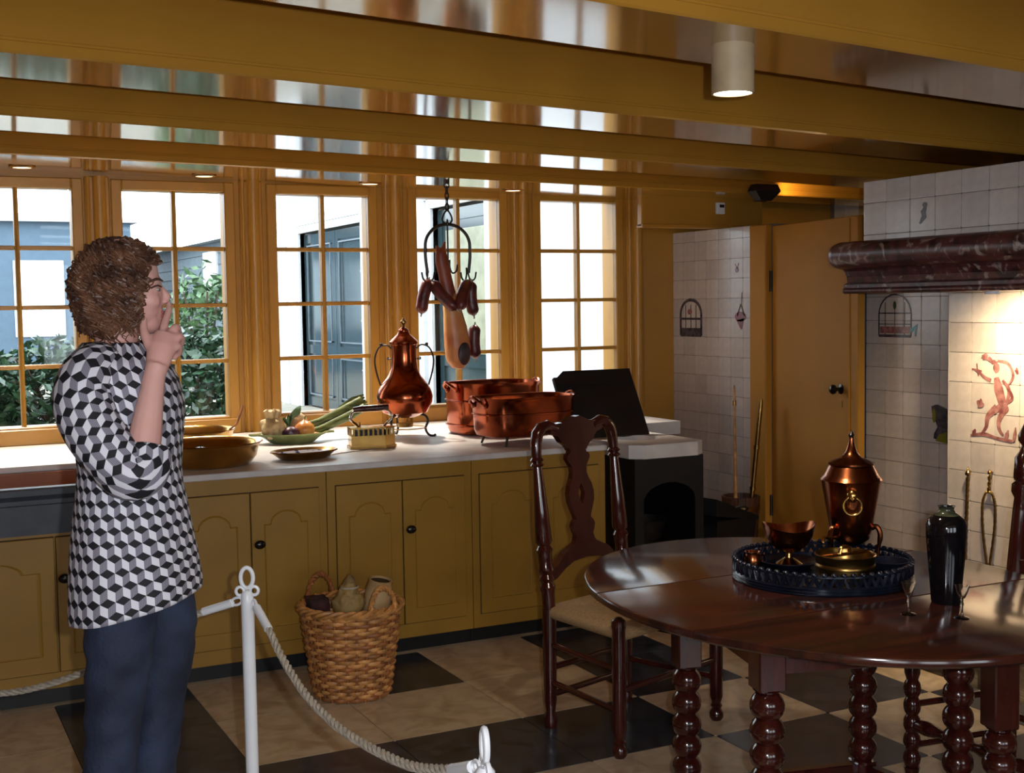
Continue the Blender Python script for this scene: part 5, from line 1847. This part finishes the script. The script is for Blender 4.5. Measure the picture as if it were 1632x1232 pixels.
# --- jeans
jn = MB()
for path, pad in ((LEGN, .010), (LEGF, .010)):
    jn.tube([V(p) for p in path[:-1]] + [V(path[-1]) + V((-.01, 0, -.05))], [.090, .081, .066, .062, .070, .092], 20)
jn.loft([ring(z, .012, .112, .15) for z in (.86, .93, 1.0)])
jme = remesh(jn, .0075, 3)
for v in jme.vertices:
    v.co += V((v.co.x, v.co.y, 0)).normalized() * .009 * noise.noise(V((v.co.x * 10, v.co.y * 10, v.co.z * 22)))
link('jeans', jme, M['jeans'], wm)
for path in (LEGN, LEGF):
    fx_, fy_, _ = path[-1]
    sh_ = MB()
    sh_.ell((fx_ + .05, fy_, .035), (.13, .046, .035), 18, 10)
    sh_.box(fx_ - .075, fx_ + .165, fy_ - .038, fy_ + .038, 0, .02, ch=.008)
    sh_.build('shoe', M['shoe'], wm)

# --- tunic with print
def with_uv(mesh_builder, uvs, name, parent):
    me = mesh_builder.mesh(name, 0)
    me.polygons.foreach_set('use_smooth', [True] * len(me.polygons))
    lay = me.uv_layers.new(name='print')
    for l in me.loops:
        lay.data[l.index].uv = uvs[l.vertex_index]
    return link(name, me, M['cubes'], parent)


TUN = [(.862, .016, .152, .172), (.888, .016, .152, .171), (.93, .015, .149, .168), (.979, .014, .144, .164), (1.04, .012, .136, .154), (1.097, .011, .127, .145), (1.14, .010, .120, .136), (1.186, .010, .117, .134), (1.245, .010, .122, .144), (1.29, .008, .129, .157), (1.333, .006, .132, .166), (1.385, -.004, .130, .174), (1.425, -.010, .116, .156), (1.452, -.012, .098, .116), (1.468, -.012, .082, .092), (1.474, -.012, .076, .086)]


def foldf(t, z):
    w_ = max(0, min(1, (1.25 - z) / .2)) * .018
    return w_ * sin(7 * t + 3 * z) + .010 * sin(3 * t + 26 * z) * max(0, 1 - abs(z - 1.17) / .09) + .006 * noise.noise(V((cos(t) * 2, sin(t) * 2, z * 18)))


# resample the rings so that the cloth is smooth
tz_ = []
for i in range(len(TUN) - 1):
    for q in range(3):
        f_ = q / 3
        tz_.append(tuple(TUN[i][c] * (1 - f_) + TUN[i + 1][c] * f_ for c in range(4)))
tz_.append(TUN[-1])
NR = 65
tn = MB()
rings, uvs = [], []
for (z, cx, hx, hy) in tz_:
    k_t = max(0, min(1, (1.0 - z) / .2))
    rg = ring(z, cx, hx, hy, n=NR - 1, tilt=.042 * k_t, fold=foldf)
    rg.append(rg[0].copy())
    rings.append(rg)
    acc = 0
    for k in range(NR):
        uvs.append((.155 * 2 * pi * k / (NR - 1), z - .035 * sin(2 * pi * k / (NR - 1) + .4) * 0))
vs = [p for r_ in rings for p in r_]
tn.add(vs, [(i * NR + k, i * NR + k + 1, (i + 1) * NR + k + 1, (i + 1) * NR + k) for i in range(len(rings) - 1) for k in range(NR - 1)])
tunic = with_uv(tn, uvs, 'tunic', wm)
so_ = tunic.modifiers.new('cloth_thickness', 'SOLIDIFY')
so_.thickness = .003
so_.offset = 1


def sleeve(path, radii, parent):
    P = bez(path, 36)
    n = len(P)
    m = MB()
    R_ = []
    for i in range(n):
        f_ = i / (n - 1) * (len(radii) - 1)
        a = min(int(f_), len(radii) - 2)
        R_.append(radii[a] + (radii[a + 1] - radii[a]) * (f_ - a))
    NS_ = 29
    uv_, vs_l = [], []
    nx = None
    acc = 0
    for i in range(n):
        T = (P[min(i + 1, n - 1)] - P[max(i - 1, 0)]).normalized()
        if nx is None:
            nx = V((0, 1, 0))
        nx = (nx - T * nx.dot(T)).normalized()
        ny = T.cross(nx)
        if i:
            acc += (P[i] - P[i - 1]).length
        for k in range(NS_):
            t = 2 * pi * k / (NS_ - 1)
            w_ = 1 + .05 * sin(5 * t + acc * 40) * max(0, min(1, (i - n * .45) / (n * .2))) + .02 * sin(3 * t + acc * 25)
            vs_l.append(P[i] + nx * cos(t) * R_[i] * w_ + ny * sin(t) * R_[i] * w_)
            uv_.append((.066 * t + .7, 1.4 - acc))
    m.add(vs_l, [(i * NS_ + k, i * NS_ + k + 1, (i + 1) * NS_ + k + 1, (i + 1) * NS_ + k) for i in range(n - 1) for k in range(NS_ - 1)])
    o = with_uv(m, uv_, 'sleeve', parent)
    s_ = o.modifiers.new('cloth_thickness', 'SOLIDIFY')
    s_.thickness = .003
    s_.offset = 1


sleeve([(-.035, -.075, 1.435), (-.076, -.125, 1.400), (-.088, -.155, 1.345), (-.055, -.190, 1.265), (.005, -.215, 1.198), (.040, -.212, 1.205), (.048, -.198, 1.245)], [.048, .064, .066, .062, .060, .055, .050], tunic)
sleeve([(.0, .10, 1.44), (.03, .150, 1.41), (.05, .175, 1.33), (.052, .185, 1.22), (.052, .188, 1.13)], [.045, .066, .062, .058, .056], tunic)

# --- hair: a soft core and many loose curls
hc = MB()
hc.ell((-.004, 0, 1.632), (.100, .090, .088), 20, 14)
hc.ell((-.030, 0, 1.575), (.078, .092, .086), 18, 12)
hc.ell((-.020, 0, 1.520), (.052, .082, .05), 16, 10)
hme_ = remesh(hc, .007, 3)
# cut the face free
bmh = bmesh.new()
bmh.from_mesh(hme_)
for v in bmh.verts:
    v.co += v.normal * (.007 * noise.noise(v.co * 42) + .004 * noise.noise(v.co * 90))
bmesh.ops.delete(bmh, geom=[v for v in bmh.verts if (v.co.x > .034 and v.co.z < 1.655) or (v.co.x > .062 + (v.co.z - 1.64) * .5)], context='VERTS')
bmh.to_mesh(hme_)
bmh.free()
hair = link('hair', hme_, M['hair'], wm)
rh = random.Random(11)
cu = MB()
for k in range(620):
    az = rh.uniform(0, 2 * pi)                # 0 = facing direction
    frontness = cos(az)
    ph0 = radians(rh.uniform(8, 95))
    if frontness > .62 and ph0 > radians(48):
        continue
    ph1 = ph0 + radians(rh.uniform(35, 75))
    side = abs(sin(az))
    if frontness > .55:
        ph1 = min(ph1, radians(66 if side < .70 else 112))
    out_r = rh.uniform(.95, 1.10)
    pts = []
    turns = rh.uniform(2.5, 5.5)
    ph_off = rh.uniform(0, 6.28)
    amp = rh.uniform(.006, .0115)
    m = 22
    for i in range(m + 1):
        t = i / m
        ph_ = ph0 + (ph1 - ph0) * t
        zdrop = 0
        if ph_ > radians(112):
            zdrop = (ph_ - radians(112)) * .07
            phc = radians(112) + (ph_ - radians(112)) * .4
        else:
            phc = ph_
        bulge = 1 + .16 * max(0, sin(phc - radians(50))) * (1 if frontness < .2 else .15)
        rx_ = .092 if frontness < 0 else .098
        p = V((-.004 + rx_ * bulge * out_r * sin(phc) * cos(az), .094 * bulge * out_r * sin(phc) * sin(az), 1.613 + .098 * out_r * cos(phc) - zdrop))
        nrm = V((cos(az) * sin(phc), sin(az) * sin(phc), cos(phc)))
        tg = V((cos(az) * cos(phc), sin(az) * cos(phc), -sin(phc)))
        bi = nrm.cross(tg)
        a = ph_off + turns * 2 * pi * t
        p += nrm * amp * cos(a) * min(1, t * 4) + bi * amp * sin(a) * min(1, t * 4)
        pts.append(p)
    cu.tube(pts, [.0030 * (1 - .5 * (i / m)) for i in range(m + 1)], 4)
for k in range(360):
    az = radians(rh.uniform(62, 298))
    ph0, ln_ = radians(rh.uniform(70, 118)), rh.uniform(.05, .10)
    turns, ph_off, amp, q_r = rh.uniform(2, 4), rh.uniform(0, 6.28), rh.uniform(.006, .012), rh.uniform(.98, 1.16)
    nrm = V((cos(az), sin(az), 0))
    bi = V((-sin(az), cos(az), 0))
    p0 = V((-.010 + .094 * q_r * sin(ph0) * cos(az), .098 * q_r * sin(ph0) * sin(az), 1.613 + .098 * cos(ph0)))
    pts = []
    for i in range(17):
        t = i / 16
        a = ph_off + turns * 6.283 * t
        pts.append(p0 + V((0, 0, -ln_ * t)) - nrm * .025 * t * t + nrm * amp * cos(a) + bi * amp * sin(a))
    cu.tube(pts, [.003 * (1 - .5 * i / 16) for i in range(17)], 4)
# long side locks in front of the ear, on both sides
for s in (-1, 1):
    for k in range(46):
        x0 = rh.uniform(-.05, .062)
        L = rh.uniform(.10, .20)
        ph_off, amp, turns = rh.uniform(0, 6.28), rh.uniform(.005, .010), rh.uniform(3, 6)
        pts = []
        for i in range(25):
            t = i / 24
            p = V((x0 + .012 * t - .018 * max(0, x0 - .02) / .03, s * (.060 + .030 * min(1, t * 2.2) - .022 * max(0, t - .6)), 1.668 - L * t))
            p += V((cos(ph_off + turns * 6.28 * t), s * .6 * sin(ph_off + turns * 6.28 * t), 0)) * amp * min(1, 3 * t)
            pts.append(p)
        cu.tube(pts, [.0028 * (1 - .5 * i / 24) for i in range(25)], 4)
cu.build('curls', M['hair'], hair)
